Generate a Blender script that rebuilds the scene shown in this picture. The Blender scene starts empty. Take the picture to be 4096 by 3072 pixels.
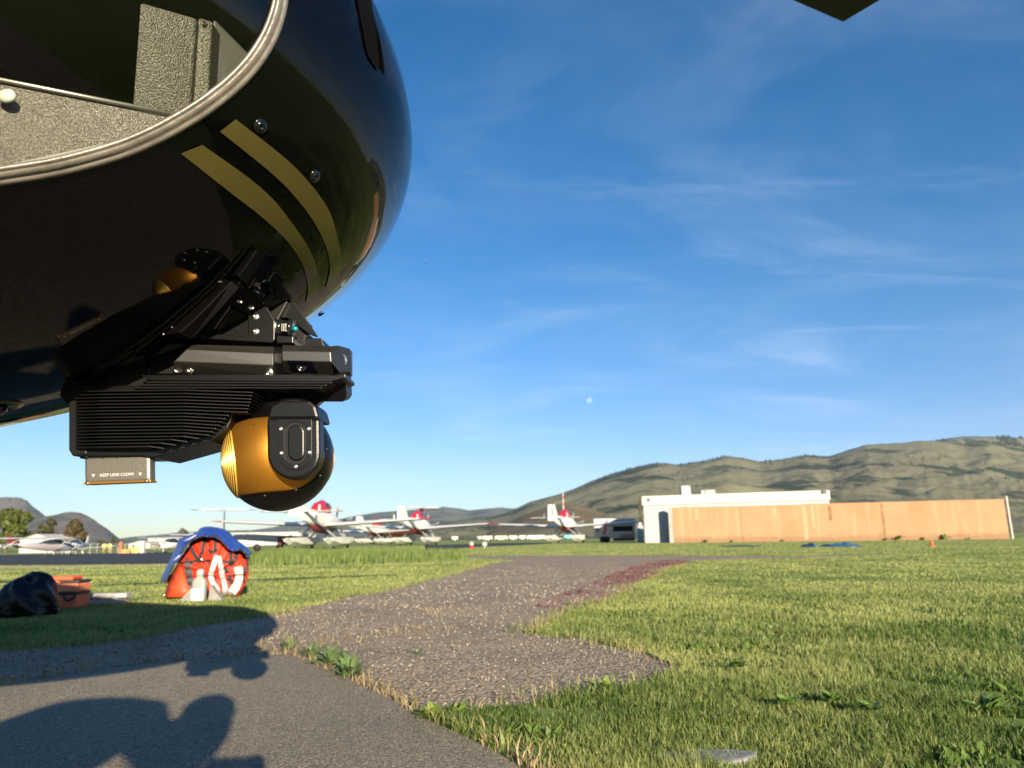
import bpy, bmesh, math, random
import numpy as np
from math import sin, cos, tan, radians, degrees, pi, sqrt, atan2, acos, asin
from mathutils import Vector, Matrix
from mathutils.bvhtree import BVHTree
from mathutils.geometry import delaunay_2d_cdt, tessellate_polygon
random.seed(7); RNG = np.random.default_rng(7)
SC = bpy.context.scene; COL = SC.collection

# ------------------------------------------------------------------ camera
FPX = 2840.0; CAMH = 0.6; TH = radians(12.3); RO = radians(0.8)
_f = np.array([0, cos(TH), sin(TH)]); _r0 = np.array([1., 0, 0]); _u0 = np.array([0, -sin(TH), cos(TH)])
_R = cos(RO)*_r0 - sin(RO)*_u0; _U = sin(RO)*_r0 + cos(RO)*_u0
CAM = np.array([0, 0, CAMH])
cd = bpy.data.cameras.new('camera'); cam = bpy.data.objects.new('camera', cd); COL.objects.link(cam)
cd.sensor_width = 36; cd.lens = 36*FPX/4096; cd.clip_start = 0.02; cd.clip_end = 60000
cam.matrix_world = Matrix(((_R[0], _U[0], -_f[0], 0), (_R[1], _U[1], -_f[1], 0), (_R[2], _U[2], -_f[2], CAMH), (0, 0, 0, 1)))
cd.dof.use_dof = True; cd.dof.focus_distance = 1.08; cd.dof.aperture_fstop = 8.0
SC.camera = cam

# ------------------------------------------------------------------ sky and sun
SUN_EL = radians(15.0); SUN_AZ = radians(160.0)        # azimuth from +Y towards +X: behind the camera, to its right
SUNV = Vector((sin(SUN_AZ)*cos(SUN_EL), cos(SUN_AZ)*cos(SUN_EL), sin(SUN_EL)))
w = bpy.data.worlds.new('World'); SC.world = w; w.use_nodes = True
nt = w.node_tree; nt.nodes.clear()
def N(t, tree=None, **k):
    n = (tree or nt).nodes.new(t)
    for a, b in k.items(): setattr(n, a, b)
    return n
def L(a, b, tree=None): (tree or nt).links.new(a, b)
sky = N('ShaderNodeTexSky', sky_type='NISHITA'); sky.sun_disc = False
sky.sun_elevation = SUN_EL; sky.sun_rotation = SUN_AZ; sky.altitude = 350
sky.air_density = 1.0; sky.dust_density = 0.2; sky.ozone_density = 2.2
tc = N('ShaderNodeTexCoord'); sep = N('ShaderNodeSeparateXYZ'); L(tc.outputs['Generated'], sep.inputs[0])
def M(op, a, b=None, c=None, tree=None, clamp=False):
    n = N('ShaderNodeMath', tree, operation=op); n.use_clamp = clamp
    for i, v in enumerate((a, b, c)):
        if v is None: continue
        if isinstance(v, (int, float)): n.inputs[i].default_value = v
        else: L(v, n.inputs[i], tree)
    return n.outputs[0]
zc = M('MAXIMUM', sep.outputs[2], 0.04)
cx_ = M('DIVIDE', sep.outputs[0], M('ADD', zc, .10)); cy_ = M('DIVIDE', sep.outputs[1], M('ADD', zc, .10))
cmb = N('ShaderNodeCombineXYZ'); L(cx_, cmb.inputs[0]); L(cy_, cmb.inputs[1])
def cirrus(rot, scale, stretch, lo, hi, dist):
    mp = N('ShaderNodeMapping'); mp.inputs['Rotation'].default_value = (0, 0, rot); mp.inputs['Scale'].default_value = (scale, scale*stretch, 1)
    L(cmb.outputs[0], mp.inputs[0])
    nz = N('ShaderNodeTexNoise'); nz.inputs['Scale'].default_value = 1.0; nz.inputs['Detail'].default_value = 9; nz.inputs['Roughness'].default_value = .62
    nz.inputs['Distortion'].default_value = dist
    L(mp.outputs[0], nz.inputs[0])
    mr = N('ShaderNodeMapRange', interpolation_type='SMOOTHSTEP'); mr.inputs[1].default_value = lo; mr.inputs[2].default_value = hi
    L(nz.outputs[0], mr.inputs[0]); return mr.outputs[0]
c1 = cirrus(radians(25), .6, 1.9, .46, .92, 1.1)
c2 = cirrus(radians(-32), .9, 4.0, .54, .92, .7)
c3 = cirrus(radians(8), .9, 1.4, .44, .78, .5)
cl = M('ADD', M('MULTIPLY', c1, .36), M('ADD', M('MULTIPLY', c2, .30), M('MULTIPLY', c3, .10)))
cl = M('MINIMUM', M('MULTIPLY', cl, M('SMOOTH_MIN', M('MULTIPLY', sep.outputs[2], 8.0), 1.0, .3)), .5)
cl = M('MAXIMUM', cl, 0.0)
skc = N('ShaderNodeHueSaturation'); skc.inputs['Saturation'].default_value = 1.42; skc.inputs['Value'].default_value = 1.0
L(sky.outputs[0], skc.inputs['Color'])
mixc = N('ShaderNodeMix', data_type='RGBA'); L(cl, mixc.inputs['Factor'])
hzt = N('ShaderNodeMapRange', interpolation_type='SMOOTHSTEP'); hzt.inputs[1].default_value = .0; hzt.inputs[2].default_value = .34; hzt.inputs[3].default_value = 1.0; hzt.inputs[4].default_value = 0.0; L(sep.outputs[2], hzt.inputs[0])
tnt = N('ShaderNodeMix', data_type='RGBA', blend_type='MULTIPLY'); L(hzt.outputs[0], tnt.inputs['Factor']); L(skc.outputs[0], tnt.inputs['A']); tnt.inputs['B'].default_value = (.56, .76, 1.02, 1)
tn2 = N('ShaderNodeMix', data_type='RGBA', blend_type='MULTIPLY'); tn2.inputs['Factor'].default_value = 1.0; L(tnt.outputs['Result'], tn2.inputs['A']); tn2.inputs['B'].default_value = (1.20, .98, 1.04, 1)
L(tn2.outputs['Result'], mixc.inputs['A']); mixc.inputs['B'].default_value = (5.2, 6.2, 7.6, 1)
# the moon: a pale disc low in the sky
md = _f + (2358-2048)/FPX*_R - (1602-1536)/FPX*_U; md = md/np.linalg.norm(md)
dt = N('ShaderNodeVectorMath', operation='DOT_PRODUCT'); L(tc.outputs['Generated'], dt.inputs[0]); dt.inputs[1].default_value = tuple(md)
mr = N('ShaderNodeMapRange', interpolation_type='SMOOTHSTEP'); mr.inputs[1].default_value = cos(.0043); mr.inputs[2].default_value = cos(.0034)
L(dt.outputs['Value'], mr.inputs[0])
mn = N('ShaderNodeTexNoise'); mn.inputs['Scale'].default_value = 260; L(tc.outputs['Generated'], mn.inputs[0])
mf = M('MULTIPLY', mr.outputs[0], M('MULTIPLY', mn.outputs[0], .5))
mixm = N('ShaderNodeMix', data_type='RGBA'); L(mf, mixm.inputs['Factor']); L(mixc.outputs['Result'], mixm.inputs['A']); mixm.inputs['B'].default_value = (9, 9.4, 9.8, 1)
bg = N('ShaderNodeBackground'); bg.inputs[1].default_value = 0.0565; L(mixm.outputs['Result'], bg.inputs[0])
wo = N('ShaderNodeOutputWorld'); L(bg.outputs[0], wo.inputs[0])
sd = bpy.data.lights.new('sun', 'SUN'); sd.energy = 5.0; sd.angle = radians(.5); sd.color = (1.0, .85, .63)
sun = bpy.data.objects.new('sun', sd); COL.objects.link(sun); sun.location = (5, -10, 12)
sun.rotation_euler = SUNV.to_track_quat('Z', 'Y').to_euler()
vs = SC.view_settings; vs.view_transform = 'Standard'; vs.look = 'None'; vs.exposure = 1.48; vs.gamma = 1.0; vs.use_curve_mapping = False
SC.render.engine = 'CYCLES'
cy = SC.cycles; cy.max_bounces = 6; cy.diffuse_bounces = 3; cy.glossy_bounces = 4; cy.transmission_bounces = 6; cy.transparent_max_bounces = 16
cy.use_denoising = True; cy.sample_clamp_indirect = 6; cy.caustics_reflective = False; cy.caustics_refractive = False
cy.use_adaptive_sampling = True; cy.adaptive_threshold = .012

# ------------------------------------------------------------------ helpers
def ray(x, y): return _f + (x-2048)/FPX*_R - (y-1536)/FPX*_U
def _S(t): t = np.clip(t, 0, 1); return t*t*(3-2*t)
def zt(x, y):            # the apron on the left lies a little lower than the lawn
    y = np.asarray(y, float); return -.9*_S((y-22)/20)*_S((-np.asarray(x, float)/np.maximum(y, .1)-.315)/.07)
def gp(x, y, z=None):
    d = ray(x, y)
    if z is not None: return CAM + d*((z-CAMH)/d[2])
    p = CAM + d*(-CAMH/d[2])
    for _ in range(60):
        p = CAM + d*((float(zt(p[0], p[1]))*.5+p[2]*.5-CAMH)/d[2])
    return p
def aty(x, y, Y):
    d = ray(x, y); return CAM + d*(Y/d[1])
def gd(x, D):
    p = aty(x, 2160-.014*(x-2048), D); return np.array([p[0], p[1], float(zt(p[0], p[1]))])
def hgt(x, y, P):        # height that pixel (x, y) sees above ground point P
    d = ray(x, y); return CAMH + d[2]*(P[1]/d[1]) - P[2]
def fbm2(x, y, sc=1.0, oct=4, seed=0):
    x = np.asarray(x, float)*sc; y = np.asarray(y, float)*sc; r = 0; a = .5; tot = 0
    for o in range(oct):
        def h(i, j):
            n = np.sin(i*127.1 + j*311.7 + (seed+o)*74.7)*43758.5453; return n-np.floor(n)
        i = np.floor(x); j = np.floor(y); u = x-i; v = y-j; u = u*u*(3-2*u); v = v*v*(3-2*v)
        r = r + a*((h(i, j)*(1-u)+h(i+1, j)*u)*(1-v) + (h(i, j+1)*(1-u)+h(i+1, j+1)*u)*v); tot += a
        x = x*2.03+17; y = y*2.03+9; a *= .5
    return r/tot
def inpoly(px, py, poly):
    c = np.zeros(px.shape, bool); n = len(poly)
    for i in range(n):
        x0, y0 = poly[i][:2]; x1, y1 = poly[i-1][:2]
        if y0 == y1: continue
        c ^= ((y0 > py) != (y1 > py)) & (px < (x1-x0)*(py-y0)/(y1-y0)+x0)
    return c
def crom(pts, n):
    P = np.asarray(pts, float); out = []
    for i in range(len(P)-1):
        p0 = P[max(i-1, 0)]; p1 = P[i]; p2 = P[i+1]; p3 = P[min(i+2, len(P)-1)]
        for t in np.linspace(0, 1, n, endpoint=False):
            out.append(.5*(2*p1+(p2-p0)*t+(2*p0-5*p1+4*p2-p3)*t*t+(3*p1-p0-3*p2+p3)*t**3))
    out.append(P[-1]); return np.array(out)
def tag(o, label=None, cat=None, group=None, kind=None):
    if label: o['label'] = label
    if cat: o['category'] = cat
    if group: o['group'] = group
    if kind: o['kind'] = kind
    return o
def empty(name, loc=(0, 0, 0), rz=0, label=None, cat=None, group=None):
    o = bpy.data.objects.new(name, None); COL.objects.link(o); o.location = tuple(loc); o.rotation_euler = (0, 0, rz)
    o.empty_display_size = .2
    return tag(o, label, cat, group)
def rawobj(name, verts, faces, mat, parent=None, smooth=False, world=False):
    verts = np.asarray(verts, float).reshape(-1, 3)
    if parent is not None and world:
        off = np.array(parent.location)
        if parent.parent is not None: off = off + np.array(parent.parent.location)
        verts = verts - off
    me = bpy.data.meshes.new(name); me.from_pydata([tuple(v) for v in verts], [], [tuple(int(i) for i in f) for f in faces])
    if mat: me.materials.append(mat)
    if smooth: me.shade_smooth()
    me.update()
    o = bpy.data.objects.new(name, me); COL.objects.link(o)
    if parent is not None: o.parent = parent
    return o
def copy_tree(o, parent=None):
    c = o.copy(); COL.objects.link(c)
    if parent is not None: c.parent = parent
    for ch in list(o.children): copy_tree(ch, c)
    return c
def recalc(o):
    bm = bmesh.new(); bm.from_mesh(o.data); bmesh.ops.recalc_face_normals(bm, faces=bm.faces); bm.to_mesh(o.data); bm.free(); return o
def bevel(o, w=.0012, seg=2, ang=30):
    m = o.modifiers.new('bevel', 'BEVEL'); m.width = w; m.segments = seg; m.limit_method = 'ANGLE'; m.angle_limit = radians(ang); m.harden_normals = False
    return o
def ortho(d):
    d = np.asarray(d, float); d = d/np.linalg.norm(d); a = np.array([0, 0, 1.]) if abs(d[2]) < .9 else np.array([1., 0, 0])
    u = np.cross(a, d); u /= np.linalg.norm(u); return d, u, np.cross(d, u)
class MB:
    def __init__(s): s.V = []; s.F = []
    def add(s, v, f):
        b = len(s.V); s.V += [tuple(p) for p in v]; s.F += [tuple(i+b for i in q) for q in f]; return s
    def box(s, c, d, rz=0.0):
        x, y, z = [k/2 for k in d]; cr, sr = cos(rz), sin(rz)
        v = [(c[0]+i*x*cr-j*y*sr, c[1]+i*x*sr+j*y*cr, c[2]+k*z) for i in (-1, 1) for j in (-1, 1) for k in (-1, 1)]
        return s.add(v, [(0, 1, 3, 2), (4, 6, 7, 5), (0, 4, 5, 1), (2, 3, 7, 6), (0, 2, 6, 4), (1, 5, 7, 3)])
    def prism(s, poly, vec, holes=()):
        poly = [np.asarray(p, float) for p in poly]; vec = np.asarray(vec, float); loops = [poly]+[[np.asarray(p, float) for p in h] for h in holes]
        n = sum(len(l) for l in loops); allp = [p for l in loops for p in l]; v = allp+[p+vec for p in allp]; f = []
        if len(loops) == 1: f += [tuple(range(n)), tuple(range(2*n-1, n-1, -1))]
        else:
            for t in tessellate_polygon([[Vector(p) for p in l] for l in loops]): f += [tuple(t), tuple(i+n for i in reversed(t))]
        b = 0
        for l in loops:
            k = len(l)
            for i in range(k): f.append((b+i, b+(i+1) % k, b+(i+1) % k+n, b+i+n))
            b += k
        return s.add(v, f)
    def loft(s, secs, cap=True, closed=True):
        k = len(secs[0]); v = [p for q in secs for p in q]; f = []
        for i in range(len(secs)-1):
            for j in range(k if closed else k-1):
                f.append((i*k+j, i*k+(j+1) % k, (i+1)*k+(j+1) % k, (i+1)*k+j))
        if cap and closed: f += [tuple(range(k-1, -1, -1)), tuple(range((len(secs)-1)*k, len(secs)*k))]
        return s.add(v, f)
    def lathe(s, o, d, prof, n=24, cap=True):
        d, u, v = ortho(d); o = np.asarray(o, float)
        return s.loft([[o+d*h+(u*cos(a)+v*sin(a))*r for a in np.linspace(0, 2*pi, n, endpoint=False)] for r, h in prof], cap)
    def cyl(s, a, b, r, r2=None, n=12):
        a = np.asarray(a, float); b = np.asarray(b, float); r2 = r if r2 is None else r2
        return s.lathe(a, b-a, [(r, 0), (r2, np.linalg.norm(b-a))], n)
    def tube(s, path, r, n=8, flat=None):
        P = np.asarray(path, float); secs = []; pu = None
        for i in range(len(P)):
            t = P[min(i+1, len(P)-1)]-P[max(i-1, 0)]; d, u, v = ortho(t)
            if pu is not None:
                u = pu-d*(pu@d); u /= np.linalg.norm(u); v = np.cross(d, u)
            pu = u; rr = r[i] if hasattr(r, '__len__') else r
            secs.append([P[i]+(u*cos(a)+v*sin(a)*(flat or 1))*rr for a in np.linspace(0, 2*pi, n, endpoint=False)])
        return s.loft(secs)
    def ball(s, c, r, n=12, m=8):
        r = np.array(r if hasattr(r, '__len__') else (r, r, r), float); c = np.asarray(c, float); secs = []
        for t in np.linspace(-pi/2+.06, pi/2-.06, m): secs.append([c+r*np.array([cos(t)*cos(a), cos(t)*sin(a), sin(t)]) for a in np.linspace(0, 2*pi, n, endpoint=False)])
        return s.loft(secs)
    def build(s, name, mat, parent=None, smooth=False, world=True, bev=0, fix=True):
        o = rawobj(name, s.V, s.F, mat, parent, smooth, world)
        if fix: recalc(o)
        if bev: bevel(o, bev)
        return o
def text_mesh(txt, size, mat, name, parent, origin, ux, uy, depth=.0004, align='CENTER'):
    cu = bpy.data.curves.new(name, 'FONT'); cu.body = txt; cu.size = size; cu.align_x = align; cu.align_y = 'CENTER'; cu.extrude = depth/2
    t = bpy.data.objects.new(name, cu); COL.objects.link(t)
    dg = bpy.context.evaluated_depsgraph_get(); me = bpy.data.meshes.new_from_object(t.evaluated_get(dg)); COL.objects.unlink(t); bpy.data.objects.remove(t)
    ux = np.asarray(ux, float); ux /= np.linalg.norm(ux); uy = np.asarray(uy, float); uy = uy-ux*(uy@ux); uy /= np.linalg.norm(uy); uz = np.cross(ux, uy)
    V = np.array([v.co[:] for v in me.vertices]); V = np.asarray(origin)+V[:, :1]*ux+V[:, 1:2]*uy+V[:, 2:]*uz
    return rawobj(name, V, [p.vertices[:] for p in me.polygons], mat, parent, False, True)

# ------------------------------------------------------------------ materials
MATS = {}
def mat(name, col, rough=.6, metal=0.0, spec=.5, coat=0.0, var=0.0, vscale=5.0, bump=0.0, bscale=40.0, col2=None, coord='Object', bdist=.01, detail=6.0, attr=None, sheen=0, trans=0):
    if name in MATS: return MATS[name]
    m = bpy.data.materials.new(name); m.use_nodes = True; t = m.node_tree; p = t.nodes['Principled BSDF']
    p.inputs['Base Color'].default_value = (*col, 1); p.inputs['Roughness'].default_value = rough; p.inputs['Metallic'].default_value = metal
    p.inputs['Specular IOR Level'].default_value = spec; p.inputs['Coat Weight'].default_value = coat; p.inputs['Coat Roughness'].default_value = .05
    tcn = N('ShaderNodeTexCoord', t)
    if var > 0 or col2:
        nz = N('ShaderNodeTexNoise', t); nz.inputs['Scale'].default_value = vscale; nz.inputs['Detail'].default_value = detail; nz.inputs['Roughness'].default_value = .6
        L(tcn.outputs[coord], nz.inputs[0], t)
        mr_ = N('ShaderNodeMapRange', t); mr_.inputs[1].default_value = .3; mr_.inputs[2].default_value = .7; L(nz.outputs[0], mr_.inputs[0], t)
        mx = N('ShaderNodeMix', t, data_type='RGBA'); L(mr_.outputs[0], mx.inputs['Factor'], t)
        c2 = col2 or tuple(c*(1-var) for c in col); c1_ = col if col2 else tuple(min(1, c*(1+var)) for c in col)
        mx.inputs['A'].default_value = (*c1_, 1); mx.inputs['B'].default_value = (*c2, 1); L(mx.outputs['Result'], p.inputs['Base Color'], t)
    if bump > 0:
        nb = N('ShaderNodeTexNoise', t); nb.inputs['Scale'].default_value = bscale; nb.inputs['Detail'].default_value = 3; L(tcn.outputs[coord], nb.inputs[0], t)
        b = N('ShaderNodeBump', t); b.inputs['Strength'].default_value = bump; b.inputs['Distance'].default_value = bdist
        L(nb.outputs[0], b.inputs['Height'], t); L(b.outputs[0], p.inputs['Normal'], t)
    MATS[name] = m; return m
def leafmat(name, ca, cb, rough=.55, trans=.35, attr='rnd', cc=None):
    m = bpy.data.materials.new(name); m.use_nodes = True; t = m.node_tree; p = t.nodes['Principled BSDF']; out = t.nodes['Material Output']
    at = N('ShaderNodeAttribute', t); at.attribute_name = attr
    rp = N('ShaderNodeValToRGB', t); e = rp.color_ramp.elements; e[0].color = (*ca, 1); e[1].color = (*cb, 1)
    if cc: k = e.new(.93); k.color = (*cc, 1); e[-1].color = (*cc, 1); e[1].position = .8
    L(at.outputs['Fac'], rp.inputs[0], t); L(rp.outputs[0], p.inputs['Base Color'], t); p.inputs['Roughness'].default_value = rough; p.inputs['Specular IOR Level'].default_value = .3
    tr = N('ShaderNodeBsdfTranslucent', t); L(rp.outputs[0], tr.inputs[0], t)
    mx = N('ShaderNodeMixShader', t); mx.inputs[0].default_value = trans; L(p.outputs[0], mx.inputs[1], t); L(tr.outputs[0], mx.inputs[2], t); L(mx.outputs[0], out.inputs[0], t)
    return m
# ================================================================== GROUND
def ground_mat(name, build):
    m = bpy.data.materials.new(name); m.use_nodes = True; t = m.node_tree; p = t.nodes['Principled BSDF']
    p.inputs['Roughness'].default_value = .9; p.inputs['Specular IOR Level'].default_value = .25
    tcn = N('ShaderNodeTexCoord', t); build(t, p, tcn.outputs['Object']); return m
def noise(t, co, scale, detail=5, rough=.6, stretch=None):
    if stretch:
        mp = N('ShaderNodeMapping', t); mp.inputs['Scale'].default_value = stretch; L(co, mp.inputs[0], t); co = mp.outputs[0]
    n = N('ShaderNodeTexNoise', t); n.inputs['Scale'].default_value = scale; n.inputs['Detail'].default_value = detail; n.inputs['Roughness'].default_value = rough
    L(co, n.inputs[0], t); return n.outputs[0]
def ramp(t, v, stops):
    r = N('ShaderNodeValToRGB', t); e = r.color_ramp.elements
    e[0].position, e[0].color = stops[0][0], (*stops[0][1], 1); e[1].position, e[1].color = stops[-1][0], (*stops[-1][1], 1)
    for q, c in stops[1:-1]: k = e.new(q); k.color = (*c, 1)
    L(v, r.inputs[0], t); return r.outputs[0]
def mixc_(t, f, a, b, mode='MIX'):
    x = N('ShaderNodeMix', t, data_type='RGBA', blend_type=mode)
    for s, v in (('Factor', f), ('A', a), ('B', b)):
        if isinstance(v, (int, float)): x.inputs[s].default_value = v
        elif isinstance(v, tuple): x.inputs[s].default_value = (*v, 1)
        else: L(v, x.inputs[s], t)
    return x.outputs['Result']
def bumpn(t, p, h, strength, dist):
    b = N('ShaderNodeBump', t); b.inputs['Strength'].default_value = strength; b.inputs['Distance'].default_value = dist; L(h, b.inputs['Height'], t); L(b.outputs[0], p.inputs['Normal'], t)
def b_lawn(t, p, co):
    fine = noise(t, co, 22, 6, .75); mid = noise(t, co, .55, 5, .6); big = noise(t, co, .11, 4, .6, (.5, 1.6, 1))
    c = ramp(t, fine, [(.25, (.045, .082, .014)), (.5, (.125, .19, .034)), (.75, (.21, .275, .065))])
    dry = ramp(t, mid, [(.38, (.115, .18, .034)), (.62, (.21, .25, .075))])
    c = mixc_(t, .45, c, dry)
    c = mixc_(t, ramp(t, big, [(.45, (0, 0, 0)), (.62, (.6, .6, .6))]), c, (.30, .29, .11))
    L(c, p.inputs['Base Color'], t); bumpn(t, p, fine, .8, .05)
def b_gravel(t, p, co):
    v = N('ShaderNodeTexVoronoi', t); v.inputs['Scale'].default_value = 62; v.inputs['Randomness'].default_value = 1; L(co, v.inputs[0], t)
    g = ramp(t, noise(t, v.outputs['Color'], 3.1, 0), [(.25, (.15, .126, .098)), (.5, (.31, .262, .20)), (.68, (.39, .33, .25)), (.8, (.48, .415, .325))])
    v2 = N('ShaderNodeTexVoronoi', t); v2.inputs['Scale'].default_value = 21; L(co, v2.inputs[0], t)
    sp = N('ShaderNodeMapRange', t); sp.inputs[1].default_value = .30; sp.inputs[2].default_value = .16; L(v2.outputs['Distance'], sp.inputs[0], t)
    big = ramp(t, noise(t, co, 1.1, 5), [(.3, (.72, .70, .68)), (.7, (1.12, 1.06, .98))])
    c = mixc_(t, 1.0, g, big, 'MULTIPLY')
    c = mixc_(t, ramp(t, noise(t, co, .5, 6, .7), [(.55, (0, 0, 0)), (.68, (.5, .5, .5))]), c, (.19, .155, .10))
    L(c, p.inputs['Base Color'], t)
    d = N('ShaderNodeMath', t, operation='SUBTRACT'); d.inputs[0].default_value = 1; L(v.outputs['Distance'], d.inputs[1], t)
    bumpn(t, p, d.outputs[0], .9, .02); p.inputs['Roughness'].default_value = .8
def b_asphalt(t, p, co):
    v = N('ShaderNodeTexVoronoi', t); v.inputs['Scale'].default_value = 190; L(co, v.inputs[0], t)
    g = ramp(t, noise(t, v.outputs['Color'], 2.7, 0), [(.28, (.10, .088, .067)), (.5, (.225, .197, .145)), (.66, (.29, .253, .183)), (.8, (.48, .42, .305))])
    big = ramp(t, noise(t, co, .9, 6), [(.3, (.8, .8, .8)), (.7, (1.1, 1.07, 1.02))])
    L(mixc_(t, 1.0, g, big, 'MULTIPLY'), p.inputs['Base Color'], t)
    bumpn(t, p, v.outputs['Distance'], .7, .006); p.inputs['Roughness'].default_value = .75
def b_tarmac(t, p, co):
    L(ramp(t, noise(t, co, .35, 6), [(.3, (.022, .024, .027)), (.7, (.036, .038, .041))]), p.inputs['Base Color'], t); bumpn(t, p, noise(t, co, 30), .3, .01)
    p.inputs['Roughness'].default_value = .85
M_LAWN = ground_mat('lawn', b_lawn); M_GRAV = ground_mat('gravel', b_gravel); M_ASPH = ground_mat('asphalt', b_asphalt); M_TARM = ground_mat('tarmac', b_tarmac)
def sheet(name, poly, z, m, jit=0.0, step=.12, kind='structure'):
    P = [np.array(q[:2], float) for q in poly]; out = []
    for i in range(len(P)):
        a, b = P[i], P[(i+1) % len(P)]; ln = np.linalg.norm(b-a); n = max(1, min(60, int(ln/step))) if jit else 1
        for k in range(n):
            q = a+(b-a)*k/n; d = (b-a)/max(ln, 1e-6); nn = np.array([-d[1], d[0]])
            if jit: q = q+nn*(fbm2(q[0], q[1], 2.2, 4, 3)-.5)*2*jit
            out.append(q)
    tr = tessellate_polygon([[Vector((q[0], q[1], 0)) for q in out]])
    o = rawobj(name, [(q[0], q[1], z+float(zt(q[0], q[1]))) for q in out], tr, m); recalc(o)
    if o.data.polygons[0].normal.z < 0: o.data.flip_normals()
    return tag(o, kind=kind), out
G = 11000
gxs = np.concatenate([[-G, -4000, -1000, -400, -200], np.arange(-130, 10, 1.5), [40, 120, 400, 1500, G]]); gys = np.concatenate([[-1500, -100, 0, 12], np.arange(20, 48, 1.0), np.arange(48, 140, 4), [200, 400, 1000, 3000, G]])
gX, gY = np.meshgrid(gxs, gys); gZ = zt(gX, gY); nx_ = len(gxs)
o = rawobj('ground', np.stack([gX, gY, gZ], 2), [(j*nx_+i, j*nx_+i+1, (j+1)*nx_+i+1, (j+1)*nx_+i) for j in range(len(gys)-1) for i in range(nx_-1)], M_LAWN); tag(o, kind='structure')
px = lambda L_: [gp(*q)[:2] for q in L_]
GRAV = px([(-900, 2640), (0, 2605), (300, 2590), (500, 2562), (700, 2530), (900, 2490), (1100, 2455), (1250, 2425), (1500, 2370), (1700, 2325), (1850, 2285), (1950, 2258), (2060, 2243), (1990, 2236), (1880, 2232), (1700, 2229), (1880, 2223), (2700, 2222), (3150, 2225), (3600, 2214), (3600, 2217), (3150, 2233), (2800, 2241), (2740, 2252), (2640, 2290), (2560, 2325), (2450, 2385), (2350, 2432), (2250, 2470), (2160, 2500), (2110, 2532), (2250, 2550), (2400, 2575), (2550, 2610), (2680, 2655), (2730, 2680), (2640, 2710), (2500, 2745), (2350, 2780), (2200, 2805), (2060, 2830), (1900, 2850), (1700, 2868), (1640, 2885), (1850, 2990), (2000, 3090)])+[(.0, 1.2), (-6, 1.2), (-6, 4)]
_, GRAVP = sheet('gravel_path', GRAV, .004, M_GRAV, .11, .08)
ASPH = px([(-900, 2790), (0, 2752), (300, 2700), (560, 2662), (900, 2640), (1130, 2624), (1165, 2630), (1300, 2684), (1400, 2730), (1480, 2772), (1560, 2806), (1640, 2850), (1750, 2905), (1850, 2955), (1950, 3005), (2060, 3068), (2200, 3170)])+[(.55, 1.2), (.9, -6), (-9, -6), (-9, 3.2)]
_, ASPHP = sheet('asphalt_pad', ASPH, .010, M_ASPH, .025, .06)
RW = px([(-1200, 2292), (0, 2263), (500, 2258), (930, 2252), (930, 2206), (500, 2211), (0, 2220), (-1200, 2238)])
sheet('taxiway', RW, .006, M_TARM)
FRW = px([(1700, 2205), (1800, 2197), (1900, 2188), (2100, 2180), (2200, 2174), (2200, 2170.5), (2000, 2172.5), (1700, 2182)]); sheet('far_taxiway', FRW, .006, M_TARM)
M_PALE = mat('dry verge', (.30, .26, .13), .95, var=.3, vscale=.8)
sheet('dry_verge', px([(-1200, 2306), (0, 2276), (650, 2266), (930, 2260), (930, 2253), (500, 2259), (0, 2264), (-1200, 2294)]), .004, M_PALE, .15, .8)
sheet('dirt_track', px([(-1200, 2318), (0, 2287), (330, 2280), (330, 2277), (0, 2281), (-1200, 2310)]), .0045, mat('dirt', (.15, .13, .10), .95, var=.3, vscale=.6), .1, .8)

# ---------------------------------------------------------------- grass blades
def blades(name, xy, hgt_, wid, m, lean=.5, label=None, kind='stuff', cat=None, rnd=None, z0=0.0):
    n = len(xy); th = RNG.uniform(0, 2*pi, n); ln = RNG.uniform(.15, 1, n)*lean; ld = RNG.uniform(0, 2*pi, n)
    dx, dy = np.cos(th)*wid/2, np.sin(th)*wid/2; lx, ly = np.cos(ld)*ln*hgt_, np.sin(ld)*ln*hgt_
    V = np.empty((n, 5, 3), np.float32); x, y = xy[:, 0], xy[:, 1]
    hz = hgt_*np.sqrt(np.maximum(.1, 1-(ln*.8)**2))
    z0 = z0+zt(x, y); V[:, 0] = np.stack([x-dx, y-dy, 0*x+z0-.004], 1); V[:, 1] = np.stack([x+dx, y+dy, 0*x+z0-.004], 1)
    V[:, 2] = np.stack([x+.75*dx+.3*lx, y+.75*dy+.3*ly, z0+.55*hz], 1); V[:, 3] = np.stack([x-.75*dx+.3*lx, y-.75*dy+.3*ly, z0+.55*hz], 1)
    V[:, 4] = np.stack([x+lx, y+ly, z0+hz], 1)
    b = (np.arange(n)*5)[:, None]; T = np.concatenate([b+np.array([0, 1, 2]), b+np.array([0, 2, 3]), b+np.array([3, 2, 4])], 1).reshape(-1, 3)
    me = bpy.data.meshes.new(name); me.vertices.add(n*5); me.vertices.foreach_set('co', V.ravel()); me.loops.add(n*9); me.loops.foreach_set('vertex_index', T.ravel().astype(np.int32))
    me.polygons.add(n*3); me.polygons.foreach_set('loop_start', np.arange(0, n*9, 3, dtype=np.int32)); me.polygons.foreach_set('loop_total', np.full(n*3, 3, np.int32))
    at = me.attributes.new('rnd', 'FLOAT', 'POINT'); r = RNG.uniform(0, 1, n) if rnd is None else rnd
    at.data.foreach_set('value', np.repeat(r, 5).astype(np.float32)); me.materials.append(m); me.update(calc_edges=True)
    o = bpy.data.objects.new(name, me); COL.objects.link(o); return tag(o, label, cat, kind=kind)
M_BLADE = leafmat('grass blade', (.050, .108, .016), (.185, .275, .048), .5, .4, cc=(.34, .36, .12))
M_TALL = leafmat('tall grass', (.05, .105, .016), (.13, .21, .036), .55, .4, cc=(.20, .25, .07))
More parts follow.
